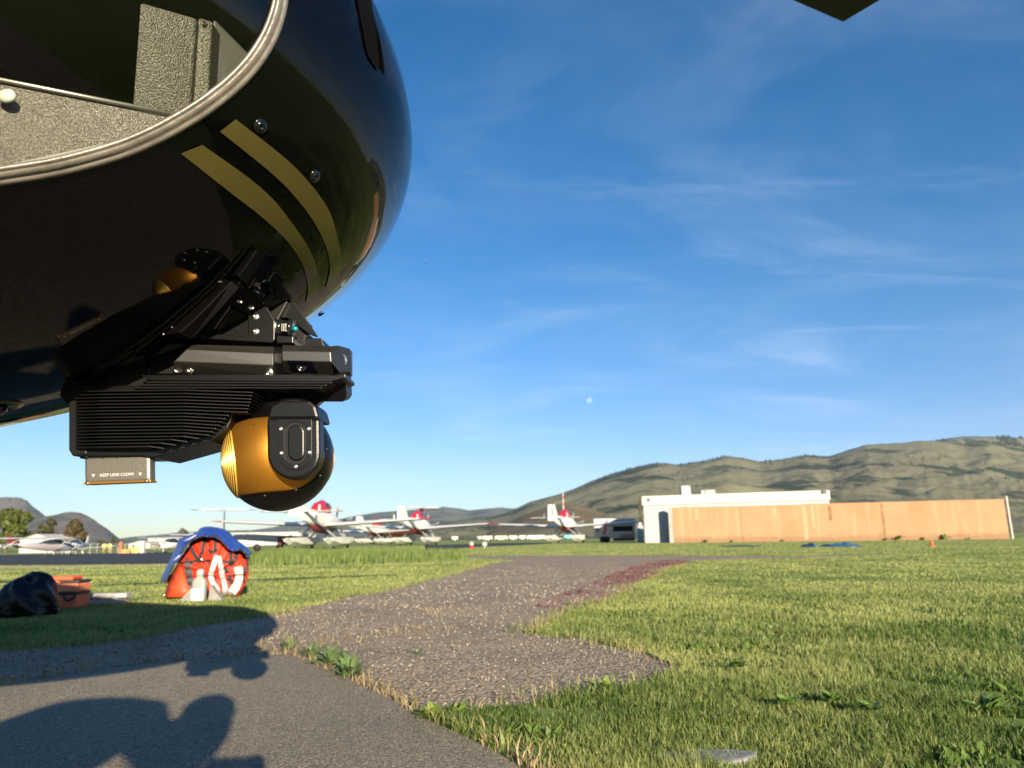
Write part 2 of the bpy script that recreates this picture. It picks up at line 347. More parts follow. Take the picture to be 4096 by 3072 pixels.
M_STRAW = leafmat('straw', (.14, .11, .055), (.40, .31, .17), .7, .25)
M_RED = leafmat('red sedum', (.08, .026, .034), (.17, .058, .068), .7, .2)
def wedge(n, d0, d1, power):
    u = RNG.uniform(0, 1, n)
    d = d0*(d1/d0)**u if power == 2 else np.sqrt(d0*d0+u*(d1*d1-d0*d0)); a = RNG.uniform(-radians(50), radians(56), n)
    return np.stack([np.sin(a)*d, np.cos(a)*d], 1), d
NB = 860000
xy, d = wedge(NB, 1.35, 85, 2)
on = inpoly(xy[:, 0], xy[:, 1], GRAVP) | inpoly(xy[:, 0], xy[:, 1], ASPHP) | inpoly(xy[:, 0], xy[:, 1], RW) | inpoly(xy[:, 0], xy[:, 1], FRW)
cl_ = fbm2(xy[:, 0], xy[:, 1], 4.5, 3, 1); pat = fbm2(xy[:, 0], xy[:, 1], 1.1, 3, 5)
keep = ~on & (cl_ > .20+.14*RNG.uniform(0, 1, NB)); xy = xy[keep]; d = d[keep]; cl_ = cl_[keep]; pat = pat[keep]
right = (xy[:, 0] > -.3) & (d < 9)
hh = (.014+.038*np.clip(cl_-.25, 0, 1)*1.3)*np.where(right, 1.1, .8)*RNG.uniform(.6, 1.25, len(xy))*np.clip(1.15-.008*d, .75, 2)
ww = .0033*np.clip((d/2.6)**.78, 1, 15)*RNG.uniform(.7, 1.3, len(xy))
rr = np.clip(RNG.normal(.42, .18, len(xy))+(pat-.5)*1.1+np.clip((d-5)/70, 0, .16)+(RNG.uniform(0, 1, len(xy)) < .03)*.6, 0, 1)
pm = (fbm2(xy[:, 0], xy[:, 1], 1.7, 3, 12) > .60) & (d < 7) & (RNG.uniform(0, 1, len(xy)) < .16)
blades('clover_leaves', xy[pm], RNG.uniform(.022, .05, pm.sum()), RNG.uniform(.012, .024, pm.sum()), leafmat('clover', (.04, .085, .014), (.13, .20, .035), .5, .3), 1.3, 'low broad leaved clover mixed into the near lawn', cat='ground cover')
blades('lawn_grass', xy, hh, ww, M_BLADE, .75, 'short mown green grass covering the lawn beside the gravel', cat='grass', rnd=rr)
# tall unmown strip in front of the parked planes
TALL = px([(985, 2266), (1400, 2262), (1700, 2252), (1850, 2240), (1880, 2228), (1830, 2216), (1600, 2212), (1300, 2214), (985, 2222)])
T = np.array(TALL); n = 90000
q = np.stack([RNG.uniform(T[:, 0].min(), T[:, 0].max(), n), RNG.uniform(T[:, 1].min(), T[:, 1].max(), n)], 1)
q = q[inpoly(q[:, 0], q[:, 1], TALL)]
blades('tall_grass', q, RNG.uniform(.20, .38, len(q))*(.75+.6*(fbm2(q[:, 0], q[:, 1], .6, 3, 8)-.3)), RNG.uniform(.012, .03, len(q)), M_TALL, .35, 'strip of tall unmown grass in front of the parked planes', cat='grass')
def along(poly, n, spread, sel=None):
    P = np.array(poly); i = RNG.integers(0, len(P), n*3); t = RNG.uniform(0, 1, n*3)[:, None]
    q = P[i]*(1-t)+P[(i+1) % len(P)]*t+RNG.normal(0, spread, (n*3, 2))
    return q[(q[:, 1] > 1.9) & (q[:, 1] < 16) & (np.abs(np.arctan2(q[:, 0], q[:, 1])) < .8)][:n]
q = along(ASPHP, 3300, .045); q = q[~inpoly(q[:, 0], q[:, 1], ASPHP)]
q2 = along(GRAVP, 4200, .07); q2 = q2[~inpoly(q2[:, 0], q2[:, 1], ASPHP)]; q = np.concatenate([q, q2])
gx = np.stack([RNG.uniform(-3.5, -.4, 3500), RNG.uniform(3.3, 6.5, 3500)], 1); gx = gx[inpoly(gx[:, 0], gx[:, 1], GRAVP) & ~inpoly(gx[:, 0], gx[:, 1], ASPHP) & (fbm2(gx[:, 0], gx[:, 1], 1.6, 3, 2) > .56)]
q = q[fbm2(q[:, 0], q[:, 1], 2.4, 3, 21) > .40+.2*RNG.uniform(0, 1, len(q))]; q = np.concatenate([q, gx])
ge = along(GRAVP, 9000, .10); ge = ge[~inpoly(ge[:, 0], ge[:, 1], ASPHP) & (fbm2(ge[:, 0], ge[:, 1], 2.0, 3, 31) > .45)]
blades('edge_grass', ge, RNG.uniform(.02, .055, len(ge)), RNG.uniform(.003, .007, len(ge)), M_BLADE, .9, 'grass tufts creeping over the edge of the gravel', cat='grass', z0=.005)
blades('dry_straw', q, RNG.uniform(.02, .07, len(q)), RNG.uniform(.002, .006, len(q)), M_STRAW, 1.15, 'dry straw coloured grass along the edges of asphalt and gravel', cat='dry grass', z0=.006)
SED = px([(2770, 2240), (2640, 2244), (2500, 2275), (2350, 2345), (2200, 2400), (2130, 2430), (2250, 2446), (2350, 2438), (2450, 2388), (2560, 2327), (2640, 2292)])
S = np.array(SED); n = 30000; q = np.stack([RNG.uniform(S[:, 0].min(), S[:, 0].max(), n), RNG.uniform(S[:, 1].min(), S[:, 1].max(), n)], 1)
q = q[inpoly(q[:, 0], q[:, 1], SED) & (fbm2(q[:, 0], q[:, 1], 1.5, 4, 4) > .30+.42*RNG.uniform(0, 1, n))]
blades('red_ground_cover', q, RNG.uniform(.015, .05, len(q)), RNG.uniform(.006, .016, len(q)), M_RED, .9, 'dark red low plants creeping along the right edge of the gravel', cat='ground cover', z0=.004)
# loose stones on the gravel
n = 34000; xy, d = wedge(n, 2.4, 17, 2); ok = inpoly(xy[:, 0], xy[:, 1], GRAVP) & ~inpoly(xy[:, 0], xy[:, 1], ASPHP); xy = xy[ok]; d = d[ok]; n = len(xy)
base = np.array([(1, 0, 0), (0, 1, 0), (-1, 0, 0), (0, -1, 0), (0, 0, .8), (0, 0, -.5)], float); tri = np.array([(0, 1, 4), (1, 2, 4), (2, 3, 4), (3, 0, 4), (1, 0, 5), (2, 1, 5), (3, 2, 5), (0, 3, 5)])
sz = (.003+.0048*RNG.uniform(0, 1, n)**2.5)*np.clip(d/4, .9, 2.2); an = RNG.uniform(0, 2*pi, n); B = base[None]*(1+RNG.uniform(-.4, .4, (n, 6, 1)))*sz[:, None, None]
ca, sa = np.cos(an)[:, None], np.sin(an)[:, None]; V = np.stack([B[..., 0]*ca-B[..., 1]*sa+xy[:, :1], B[..., 0]*sa+B[..., 1]*ca+xy[:, 1:], B[..., 2]*.8+.006], 2)
me = bpy.data.meshes.new('loose_stones'); me.vertices.add(n*6); me.vertices.foreach_set('co', V.astype(np.float32).ravel()); Tt = ((np.arange(n)*6)[:, None, None]+tri[None]).ravel()
me.loops.add(len(Tt)); me.loops.foreach_set('vertex_index', Tt.astype(np.int32)); me.polygons.add(n*8); me.polygons.foreach_set('loop_start', np.arange(0, n*24, 3, dtype=np.int32)); me.polygons.foreach_set('loop_total', np.full(n*8, 3, np.int32))
at = me.attributes.new('rnd', 'FLOAT', 'POINT'); at.data.foreach_set('value', np.repeat(RNG.uniform(0, 1, n)**1.6, 6).astype(np.float32))
me.materials.append(leafmat('stone chips', (.10, .08, .062), (.30, .24, .175), .8, 0.0, cc=(.44, .375, .30))); me.update(calc_edges=True)
o = bpy.data.objects.new('loose_stones', me); COL.objects.link(o); tag(o, 'loose grey and tan stones scattered over the gravel path', 'gravel', kind='stuff')

# ================================================================== HILLS
def hill_mat(name, dry, sage, forest, thr, rock):
    def b(t, p, co):
        n1 = noise(t, co, .0042, 7, .62); n2 = noise(t, co, .02, 6, .65); n3 = noise(t, co, .0016, 5, .6)
        c = mixc_(t, ramp(t, n2, [(.35, (0, 0, 0)), (.65, (1, 1, 1))]), dry, sage)
        c = mixc_(t, ramp(t, n3, [(.52, (0, 0, 0)), (.66, (.7, .7, .7))]), c, rock)
        f = ramp(t, n1, [(thr, (0, 0, 0)), (thr+.05, (1, 1, 1))])
        L(mixc_(t, f, c, forest), p.inputs['Base Color'], t); p.inputs['Roughness'].default_value = 1.0; p.inputs['Specular IOR Level'].default_value = .05
    return ground_mat(name, b)
M_HILL = hill_mat('hill grassland', (.165, .160, .100), (.114, .116, .075), (.028, .040, .028), .53, (.145, .13, .09))
M_HILLD = hill_mat('hill rock', (.115, .095, .085), (.082, .078, .062), (.045, .048, .042), .53, (.10, .082, .08))
M_FAR = hill_mat('hill far', (.105, .105, .075), (.07, .078, .055), (.022, .032, .028), .48, (.13, .12, .09))
def hill(name, pts, D, D0, m, gully=.16, seed=0, trees=0, treeh=9, dark=None):
    P = np.array(pts, float); xs = np.arange(P[0, 0], P[-1, 0]+1, 7.0); ys = np.interp(xs, P[:, 0], P[:, 1])
    rows = 64; back = 8; V = []; nx = len(xs)
    top = np.array([hgt(x, y, gd(x, D)) for x, y in zip(xs, ys)])
    dirs = np.array([gd(x, 1.0)[:2] for x in xs])
    for k in range(rows+back):
        s = k/(rows-1); Dk = D0+(D-D0)*s
        X = dirs[:, 0]*Dk; Y = dirs[:, 1]*Dk
        if s <= 1:
            h = top*(.18*s+.82*s**1.5)
            g = np.abs(fbm2(X-Y*1.5, Y*.45+X*.15, 2.6/D0*(D/2600)**.3, 5, seed)-.5)*2; g2 = fbm2(X, Y, 5/D0, 4, seed+9)-.5
            h = h+top.mean()*(gully*(g-.35)*1.5+gully*.9*g2)*np.clip(4*s*(1-s), 0, 1)**.8
            h = h+top*.010*(fbm2(X, Y, 60/D0, 3, seed+4)-.5)
            h = np.maximum(h, -1)
        else: h = top*(1-((s-1)*6)**1.3)
        if k == 0: h = h*0-2
        V.append(np.stack([X, Y, h], 1))
    V = np.array(V); F = [(k*nx+i, k*nx+i+1, (k+1)*nx+i+1, (k+1)*nx+i) for k in range(rows+back-1) for i in range(nx-1)]
    o = rawobj(name, V.reshape(-1, 3), F, m, None, True); tag(o, kind='structure')
    if trees:
        W = MB(); rg = np.random.default_rng(seed+3); vv = []; ff = []
        for _ in range(trees):
            i = rg.integers(0, nx-1); k = rows-1-int(abs(rg.normal(0, 2.2))) if rg.uniform() < .6 else rg.integers(14, rows-2); k = max(3, k); u = rg.uniform(0, 1)
            if fbm2(V[k, i, 0], V[k, i, 1], .004, 4, 2) < (.44 if k > rows-9 else .52): continue
            c = V[k, i]*(1-u)+V[k, i+1]*u; c = c*(1+rg.uniform(-.004, .004)); hh_ = treeh*rg.uniform(.5, 1.25); r_ = hh_*.26; b = len(vv)
            vv += [(c[0]+r_*cos(a), c[1]+r_*sin(a), c[2]-2+hh_*.1) for a in (0, 1.26, 2.5, 3.77, 5.03)]+[(c[0], c[1], c[2]-2+hh_)]; ff += [(b+j, b+(j+1) % 5, b+5) for j in range(5)]
        t_ = rawobj(name.replace('hill', 'hillside')+'_pines', vv, ff, mat('far pines', (.020, .032, .018), 1, spec=.05)); tag(t_, 'dark pines scattered over the '+{'dry_hill': 'big dry hill on the right', 'far_hill': 'far blue hills', 'rocky_hill': 'rocky hills on the left', 'rear_hill': 'ridge behind the big dry hill'}.get(name, 'hill'), 'trees', kind='stuff')
    return o
hill('far_hill', [(380, 2168), (480, 2154), (530, 2147), (638, 2140), (706, 2130), (850, 2124), (1000, 2121), (1098, 2108), (1174, 2088), (1240, 2084), (1333, 2081), (1423, 2063), (1514, 2049), (1604, 2043), (1694, 2036), (1774, 2028), (1838, 2034), (1878, 2042), (1923, 2037), (1998, 2030), (2060, 2034), (2250, 2030)], 7000, 4200, M_FAR, .12, 1, 900, 12)
hill('rear_hill', [(3600, 1800), (3720, 1785), (3806, 1764), (3850, 1752), (3907, 1745), (4015, 1745), (4096, 1748), (4400, 1760), (4900, 1800)], 3900, 3000, M_FAR, .08, 5, 4200, 15)
hill('dry_hill', [(1380, 2160), (1500, 2140), (1650, 2112), (1750, 2092), (1850, 2085), (1950, 2072), (2010, 2055), (2047, 2044), (2122, 2007), (2246, 1975), (2296, 1957), (2371, 1925), (2445, 1900), (2500, 1884), (2560, 1868), (2630, 1852), (2690, 1856), (2738, 1859), (2825, 1845), (2926, 1825), (2990, 1830), (3063, 1845), (3150, 1839), (3258, 1820), (3351, 1825), (3438, 1798), (3510, 1778), (3654, 1771), (3741, 1762), (3835, 1765), (3910, 1774), (4008, 1765), (4096, 1776), (4300, 1790), (4700, 1800), (5200, 1860)], 2600, 650, M_HILL, .11, 2, 4200, 8)
hill('spur_hill', [(1960, 2120), (2020, 2098), (2090, 2062), (2180, 2030), (2240, 2020), (2290, 2019), (2350, 2030), (2450, 2060), (2600, 2090), (2800, 2110)], 1300, 760, mat('spur', (.150, .118, .070), 1, spec=.05, col2=(.085, .075, .045), vscale=.02, detail=8), .14, 7)
hill('rocky_hill', [(-900, 2050), (-500, 2010), (-200, 1995), (-60, 1992), (0, 1991), (45, 1990), (85, 2004), (110, 2027), (150, 2053), (200, 2090), (260, 2150)], 4600, 3300, M_HILLD, .14, 3, 700, 10)
hill('rocky_hill', [(60, 2130), (108, 2092), (167, 2066), (203, 2061), (244, 2050), (271, 2048), (305, 2051), (335, 2063), (371, 2083), (384, 2094), (418, 2113), (452, 2138), (481, 2160), (505, 2176)], 3500, 2700, M_HILLD, .14, 4)

# ================================================================== TREES AND PLANTS
def tree(name, P, h, wd, label, ca, cb, group, conifer=False, n=2600, leaf=.2):
    root = empty(name, P, 0, label, 'tree', group); rg = np.random.default_rng(int(abs(P[0]*10)))
    tr_ = MB(); pts = [np.array([0, 0, -.1]), np.array([.05*wd*.2, 0, h*.3]), np.array([-.03*wd, .02*wd, h*.62]), np.array([0, 0, h*.9])]
    tr_.tube(crom(pts, 5), np.linspace(h*.035, h*.008, 16), 8)
    cl2 = []
    nc = 26 if conifer else 22
    for k in range(nc):
        t = rg.uniform(.14 if conifer else .26, 1)
        if conifer: r = wd*.5*(1.05-t)*(.75+.5*rg.uniform()); 
        else: r = wd*.5*sqrt(max(.05, 1-((t-.58)/.46)**2))*rg.uniform(.3, .95)
        a = rg.uniform(0, 2*pi); c = np.array([cos(a)*r*.8, sin(a)*r*.8, t*h*.96]); cl2.append((c, (wd*.10+.06*wd*rg.uniform())*(1.15 if not conifer else 1)))
        tr_.tube([np.array([0, 0, c[2]*.72]), c*.55+np.array([0, 0, c[2]*.33]), c], [h*.011, h*.007, h*.003], 5)
    tr_.build('trunk', mat('bark', (.09, .07, .05), .95, var=.4, vscale=3, bump=.6, bscale=8), root, world=False)
    cc = [cl2[i] for i in rg.integers(0, nc, n)]; C = np.array([q[0] for q in cc]); R = np.array([q[1] for q in cc])[:, None]
    v = rg.normal(size=(n, 3)); v /= np.linalg.norm(v, axis=1)[:, None]; pos = C+v*R*rg.uniform(.2, 1, (n, 1))**.5*np.array([1.15, 1.15, .8])
    a_ = rg.normal(size=(n, 3)); a_ /= np.linalg.norm(a_, axis=1)[:, None]; b_ = np.cross(a_, v); b_ /= np.linalg.norm(b_, axis=1)[:, None]
    s_ = leaf*rg.uniform(.5, 1.2, (n, 1)); V = np.stack([pos-a_*s_, pos+b_*s_*.6, pos+a_*s_, pos-b_*s_*.6], 1).reshape(-1, 3)
    F = (np.arange(n)*4)[:, None]+np.arange(4); o_ = rawobj('crown', V, F.tolist(), leafmat(name+' leaves', ca, cb, .6, .3), root)
    at_ = o_.data.attributes.new('rnd', 'FLOAT', 'POINT'); at_.data.foreach_set('value', np.repeat(rg.uniform(0, 1, n), 4).astype(np.float32))
    return root
def treeat(name, x0, x1, ytop, D, label, ca, cb, group, conifer=False, n=2600):
    P = gd((x0+x1)/2, D); h = hgt((x0+x1)/2, ytop, P); wd = (x1-x0)*D/FPX
    return tree(name, P, h, wd, label, ca, cb, group, conifer, n, leaf=wd*.05)
GT = 'trees behind the parked planes'
treeat('leafy_tree', -70, 118, 2036, 170, 'large bright green leafy tree at the left edge behind the plane', (.035, .055, .012), (.13, .15, .03), GT, False, 4200)
treeat('leafy_tree', -260, -60, 2060, 175, 'leafy tree beyond the left edge of the picture', (.035, .055, .012), (.12, .14, .03), GT, False, 1500)
treeat('pine_tree', 128, 228, 2080, 165, 'round topped olive pine between the leafy tree and the tall pine', (.035, .040, .016), (.10, .095, .035), GT, False, 2600)
treeat('pine_tree', 228, 356, 2082, 160, 'tall brownish pine right of the white gabled house', (.045, .040, .016), (.115, .085, .035), GT, True, 3200)
treeat('round_tree', 706, 750, 2104, 230, 'small round tree behind the white sheds above the blue cover', (.025, .035, .012), (.08, .09, .03), GT, False, 1200)
for x0, x1, y, lb in ((376, 420, 2160, 'pale green bush behind the wire fence'), (432, 470, 2150, 'dark pointed bush at the right end of the wire fence'), (468, 500, 2160, 'low dark bush beside the orange post')):
    treeat('bush', x0, x1, y, 170, lb, (.03, .045, .016), (.09, .10, .04), 'bushes behind the fence', False, 700)
treeat('bush', 3985, 4040, 2080, 90, 'grey green shrub beside the right end of the wall', (.06, .07, .04), (.16, .165, .10), None, False, 700)
treeat('climbing_shrub', 2553, 2582, 1978, 97, 'narrow green shrub at the left corner of the white building', (.05, .07, .02), (.20, .20, .06), None, False, 700)

LEAFV = None
def leaf_mesh(kind, m):
    L_ = 1.0; W_ = {'long': .10, 'broad': .20, 'lobed': .26}[kind]; V = []; F = []; n = 7
    for i in range(n+1):
        s = i/n; wv = W_*sin(pi*min(1, s*.92+.08))**.8*(1+(.35*(i % 2) if kind == 'lobed' else 0)); x = s*L_; z = .42*s-.36*s*s
        V += [(x, -wv, z+.06*abs(wv)*3), (x, 0, z), (x, wv, z+.06*abs(wv)*3)]
    for i in range(n):
        for j in (0, 1): F.append((i*3+j, i*3+j+1, i*3+j+4, i*3+j+3))
    me = bpy.data.meshes.new('leaf'); me.from_pydata(V, [], F); me.materials.append(m); me.shade_smooth(); me.update(); return me
M_WEED = mat('weed leaf', (.085, .135, .045), .55, var=.35, vscale=14); M_WEED2 = mat('bright weed leaf', (.14, .20, .035), .5, var=.3, vscale=14); M_WEED3 = mat('dark weed leaf', (.10, .17, .035), .5, var=.3, vscale=14)
LM = {k: leaf_mesh(*v) for k, v in dict(grey=('long', M_WEED), bright=('broad', M_WEED2), lobed=('lobed', M_WEED3), dark=('broad', M_WEED3)).items()}
def weed(P, size, n, kind, label, up=.9, group='weeds by the asphalt', name='weed'):
    root = empty(name, P, random.uniform(0, 6), label, 'weed', group)
    for k in range(n):
        o = bpy.data.objects.new('leaf', LM[kind]); COL.objects.link(o); o.parent = root
        s = size*random.uniform(.55, 1.1); o.scale = (s, s, s); a = random.uniform(0, 2*pi); r = size*random.uniform(0, .35)
        o.location = (cos(a)*r, sin(a)*r, random.uniform(0, .35)*size*up); o.rotation_euler = (random.uniform(-.3, .3), -random.uniform(.1, 1.2)*up, a+random.uniform(-.5, .5))
    return root
for i, (x, y, s, n, k, lb) in enumerate([
        (1150, 2607, .085, 26, 'grey', 'small feathery green weed nearest the gimbal shadow'),
        (1245, 2632, .075, 46, 'grey', 'feathery weed at the left of the large clump by the asphalt'),
        (1325, 2668, .095, 60, 'grey', 'tall feathery weed in the middle of the clump by the asphalt'),
        (1400, 2712, .095, 60, 'grey', 'feathery weed at the right end of the clump by the asphalt'),
        (1668, 2622, .05, 9, 'grey', 'tiny lone weed standing in the open gravel'),
        (1725, 2880, .06, 36, 'bright', 'bright broad leaved weed at the asphalt corner by the lawn'),
        (1830, 2868, .06, 34, 'bright', 'bright broad leaved weed between the asphalt corner and the grass'),
        (2420, 2775, .07, 16, 'bright', 'small bright weed where the gravel ends in the lawn'),
        (3150, 2850, .042, 40, 'lobed', 'leafy lobed rosette in the lawn left of the dark hollow'),
        (3330, 2830, .042, 40, 'lobed', 'leafy lobed rosette in the middle of the near lawn'),
        (3480, 2870, .04, 40, 'lobed', 'leafy lobed rosette right of the other two in the lawn'),
        (2950, 2690, .06, 18, 'lobed', 'low leafy weed in the lawn beyond the rosettes'),
        (3950, 2850, .08, 20, 'dark', 'dark broad leaved weed near the right edge of the lawn')]):
    weed(gp(x, y)+np.array([0, 0, .02 if k == 'lobed' else 0]), s, n, k, lb, .9 if k == 'grey' else .7)
wp = gp(2840, 3058); b = MB(); ang = np.linspace(0, 2*pi, 14, endpoint=False)
b.prism([(wp[0]+.13*cos(a)*(1+.15*sin(3*a)), wp[1]+.06*sin(a)*(1+.1*cos(5*a)), -.01) for a in ang], (0, 0, .035))
tag(b.build('flat_stone', mat('slab', (.17, .17, .165), .8, var=.3, vscale=12, bump=.5, bscale=40), bev=.006), 'flat grey stone half hidden in the near grass', 'stone')
# ================================================================== HELICOPTER
HC = np.array([-2.2219, .7638, 1.5016]); HA, HB, HCc = 2.1009, 1.0588, .7471; HY, HP = .1755, -.1313
HX = np.array([cos(HY)*cos(HP), sin(HY)*cos(HP), sin(HP)]); HYv = np.array([-sin(HY), cos(HY), 0]); HZ = np.cross(HX, HYv)
HM = np.stack([HX, HYv, HZ]); HQ = HM.T@np.diag([1/HA**2, 1/HB**2, 1/HCc**2])@HM
def hhit(x, y, off=0.0):
    d = ray(x, y); o_ = CAM-HC; a = d@HQ@d; b = d@HQ@o_; c = o_@HQ@o_-1; q = b*b-a*c
    if q < 0: q = 0
    p = CAM+d*((-b-sqrt(q))/a); return p+hnorm(p)*off
def hnorm(p):
    n = HQ@(np.asarray(p)-HC); return n/np.linalg.norm(n)
def h2uv(p):
    s = HM@(np.asarray(p)-HC)/np.array([HA, HB, HCc]); s = s/np.linalg.norm(s); th = acos(max(-1, min(1, s[0]))); ph = atan2(s[2], s[1]); return np.array([th*cos(ph), th*sin(ph)])
def uv2h(u, off=0.0):
    th = sqrt(u[0]**2+u[1]**2); ph = atan2(u[1], u[0]); s = np.array([cos(th), sin(th)*cos(ph), sin(th)*sin(ph)])
    q = s*np.array([HA, HB, HCc])
    if q[2] > 0: q[2] *= 1-.36*float(_S((1.95-q[0])/.8))      # the cabin roof behind the nose is lower
    p = HC+HM.T@q
    if off: p = p+hnorm(p)*off
    return p
def uvn(u):
    e = 1e-4; a = uv2h(u+np.array([e, 0]))-uv2h(u-np.array([e, 0])); b = uv2h(u+np.array([0, e]))-uv2h(u-np.array([0, e])); n = np.cross(a, b); n /= np.linalg.norm(n)
    return n if n@(uv2h(u)-HC) > 0 else -n
HL = np.array([HC[0], HC[1], 0])
heli = empty('helicopter', HL, 0, 'glossy black helicopter nose with gold stripes hanging over the camera pod', 'helicopter')
def b_hull(t, p, co):
    p.inputs['Base Color'].default_value = (.0012, .0012, .0015, 1); p.inputs['Roughness'].default_value = .035; p.inputs['Specular IOR Level'].default_value = .30
    n = noise(t, co, 60, 3); r = N('ShaderNodeMapRange', t); r.inputs[3].default_value = .025; r.inputs[4].default_value = .07; L(n, r.inputs[0], t); L(r.outputs[0], p.inputs['Roughness'], t)
    bumpn(t, p, noise(t, co, 9, 2), .035, .01)
M_HULL = ground_mat('black gloss paint', b_hull)
def b_gold(t, p, co):
    p.inputs['Base Color'].default_value = (.20, .165, .035, 1); p.inputs['Roughness'].default_value = .12; p.inputs['Specular IOR Level'].default_value = .5
    L(ramp(t, noise(t, co, 7, 4), [(.3, (.052, .043, .012)), (.7, (.074, .061, .017))]), p.inputs['Base Color'], t); bumpn(t, p, noise(t, co, 9, 2), .03, .01)
M_GOLD = ground_mat('gold stripe paint', b_gold)
M_DARK = mat('cabin black', (.008, .008, .009), .8, spec=.25)
WIN = [(-420, 752), (-200, 733), (0, 703), (190, 673), (330, 641), (480, 597), (600, 548), (720, 485), (830, 415), (930, 335), (1010, 250), (1068, 160), (1103, 75), (1121, -5), (1123, -100), (1112, -250), (1085, -420), (1000, -560), (850, -680), (600, -780), (300, -820), (-100, -760), (-450, -600), (-700, -300), (-820, 150), (-780, 540), (-620, 715)]
wpx = crom(WIN+[WIN[0]], 9)[:-1]; WUV = [h2uv(hhit(*q)) for q in wpx]
RING = 150; TMAX = pi/2
pts = [np.array([TMAX*cos(a), TMAX*sin(a)]) for a in np.linspace(0, 2*pi, RING, endpoint=False)]; edges = [(i, (i+1) % RING) for i in range(RING)]
b0 = len(pts); pts += WUV; edges += [(b0+i, b0+(i+1) % len(WUV)) for i in range(len(WUV))]
W_ = np.array(WUV)
for i in range(1, 46):
    th = TMAX*i/46; k = max(8, int(RING*th/TMAX))
    for j in range(k):
        a = 2*pi*(j+.5*(i % 2))/k; q = np.array([th*cos(a), th*sin(a)])
        if np.min(np.sum((W_-q)**2, 1)) > .012**2: pts.append(q)
pts.append(np.array([0., 0.]))
ov, oe, of, *_r = delaunay_2d_cdt([Vector(q) for q in pts], edges, [], 0, 1e-7)
OV = np.array([v[:] for v in ov]); cen = np.array([OV[list(f)].mean(0) for f in of]); ins = inpoly(cen[:, 0], cen[:, 1], WUV)
def shell(name, faces, off, m, parent, flip=False):
    used = sorted({i for f in faces for i in f}); mp = {k: i for i, k in enumerate(used)}
    P = [uv2h(OV[k], off) for k in used]; o_ = rawobj(name, P, [[mp[i] for i in f] for f in faces], m, parent, True, True)
    c = o_.data.polygons[0]; n = hnorm(P[o_.data.polygons[0].vertices[0]])
    if (np.array(c.normal)@n < 0) != flip: o_.data.flip_normals()
    o_.data.normals_split_custom_set_from_vertices([tuple(uvn(OV[k])*(-1 if flip else 1)) for k in used]); return o_
outer = [f for f, i in zip(of, ins) if not i]; inner = [f for f, i in zip(of, ins) if i]
shell('nose_shell', outer, 0, M_HULL, heli)
shell('cabin_lining', outer, -.014, M_DARK, heli, True)
# glass: clear sheet with Fresnel reflection
mg = bpy.data.materials.new('window glass'); mg.use_nodes = True; t = mg.node_tree; t.nodes.clear()
lw = N('ShaderNodeLayerWeight', t); lw.inputs[0].default_value = .5; f5 = M('POWER', lw.outputs['Facing'], 5.0, tree=t); frv = M('MULTIPLY_ADD', f5, .94, .05, tree=t); gl = N('ShaderNodeBsdfGlossy', t); gl.inputs['Roughness'].default_value = .02
tp = N('ShaderNodeBsdfTransparent', t); tp.inputs[0].default_value = (.80, .82, .80, 1); mx = N('ShaderNodeMixShader', t); ou = N('ShaderNodeOutputMaterial', t)
L(frv, mx.inputs[0], t); L(tp.outputs[0], mx.inputs[1], t); L(gl.outputs[0], mx.inputs[2], t); L(mx.outputs[0], ou.inputs[0], t)
win = shell('nose_window', inner, -.002, mg, heli); tag(win, 'clear curved lower nose window')
# gasket: ridged strip around the window
wp3 = [uv2h(q) for q in WUV]; nW = len(wp3); secs = []
prof = [(-.0125, -.001), (-.0115, .004), (-.008, .0062), (-.005, .0055), (-.0035, .0035), (-.001, .0058), (.003, .0068), (.0055, .0055), (.007, .0032), (.0085, .0048), (.0108, .0040), (.012, -.001)]
for i in range(nW):
    t_ = wp3[(i+1) % nW]-wp3[i-1]; t_ /= np.linalg.norm(t_); n_ = hnorm(wp3[i]); s_ = np.cross(n_, t_); secs.append([wp3[i]+s_*u*.86+n_*v*.6 for u, v in prof])
secs.append(secs[0]); g = MB().loft(secs, cap=False); 
o = g.build('window_gasket', mat('gasket rubber', (.17, .155, .13), .34, metal=.25, var=.3, vscale=30, bump=.1, bscale=120), win, True, fix=False); recalc(o)
# stripes
def stripe(Lp, Rp):
    A = crom(Lp, 10); B = crom(Rp, 10); secs = [[hhit(*(a*(1-u)+b*u), .0012) for u in np.linspace(0, 1, 7)] for a, b in zip(A, B)]
    m_ = MB().loft(secs, False, False); o_ = m_.build('gold_stripe', M_GOLD, heli, True, fix=False)
    n = hnorm(secs[3][3])
    if np.array(o_.data.polygons[20].normal)@n < 0: o_.data.flip_normals()
    o_.data.normals_split_custom_set_from_vertices([tuple(hnorm(np.array(v.co)+HL)) for v in o_.data.vertices])
stripe([(722, 612), (922, 770), (1020, 845), (1090, 905), (1153, 969), (1207, 1054), (1230, 1146), (1222, 1207)], [(807, 578), (984, 703), (1085, 790), (1157, 878), (1230, 985), (1268, 1077), (1272, 1154), (1249, 1235)])
stripe([(878, 525), (1076, 684), (1170, 776), (1250, 880), (1299, 977), (1318, 1054), (1313, 1105), (1300, 1150)], [(941, 476), (1137, 630), (1240, 735), (1316, 845), (1352, 965), (1365, 1054), (1352, 1110), (1325, 1165)])
A = crom([(1420, -60), (1432, 40), (1450, 130), (1470, 225), (1512, 283)], 6); B = crom([(1475, -60), (1487, 40), (1500, 130), (1510, 225), (1513, 284)], 6)
MB().loft([[hhit(*(a*(1-u)+b*u), .0015) for u in (0, .25, .5, .75, 1)] for a, b in zip(A, B)], False, False).build('black_tape', mat('matte black tape', (.002, .002, .002), .9, spec=.05), heli, True)
M_STEEL = mat('steel', (.62, .60, .56), .25, 1.0); M_BLKSCREW = mat('black screw', (.02, .02, .02), .3, .4)
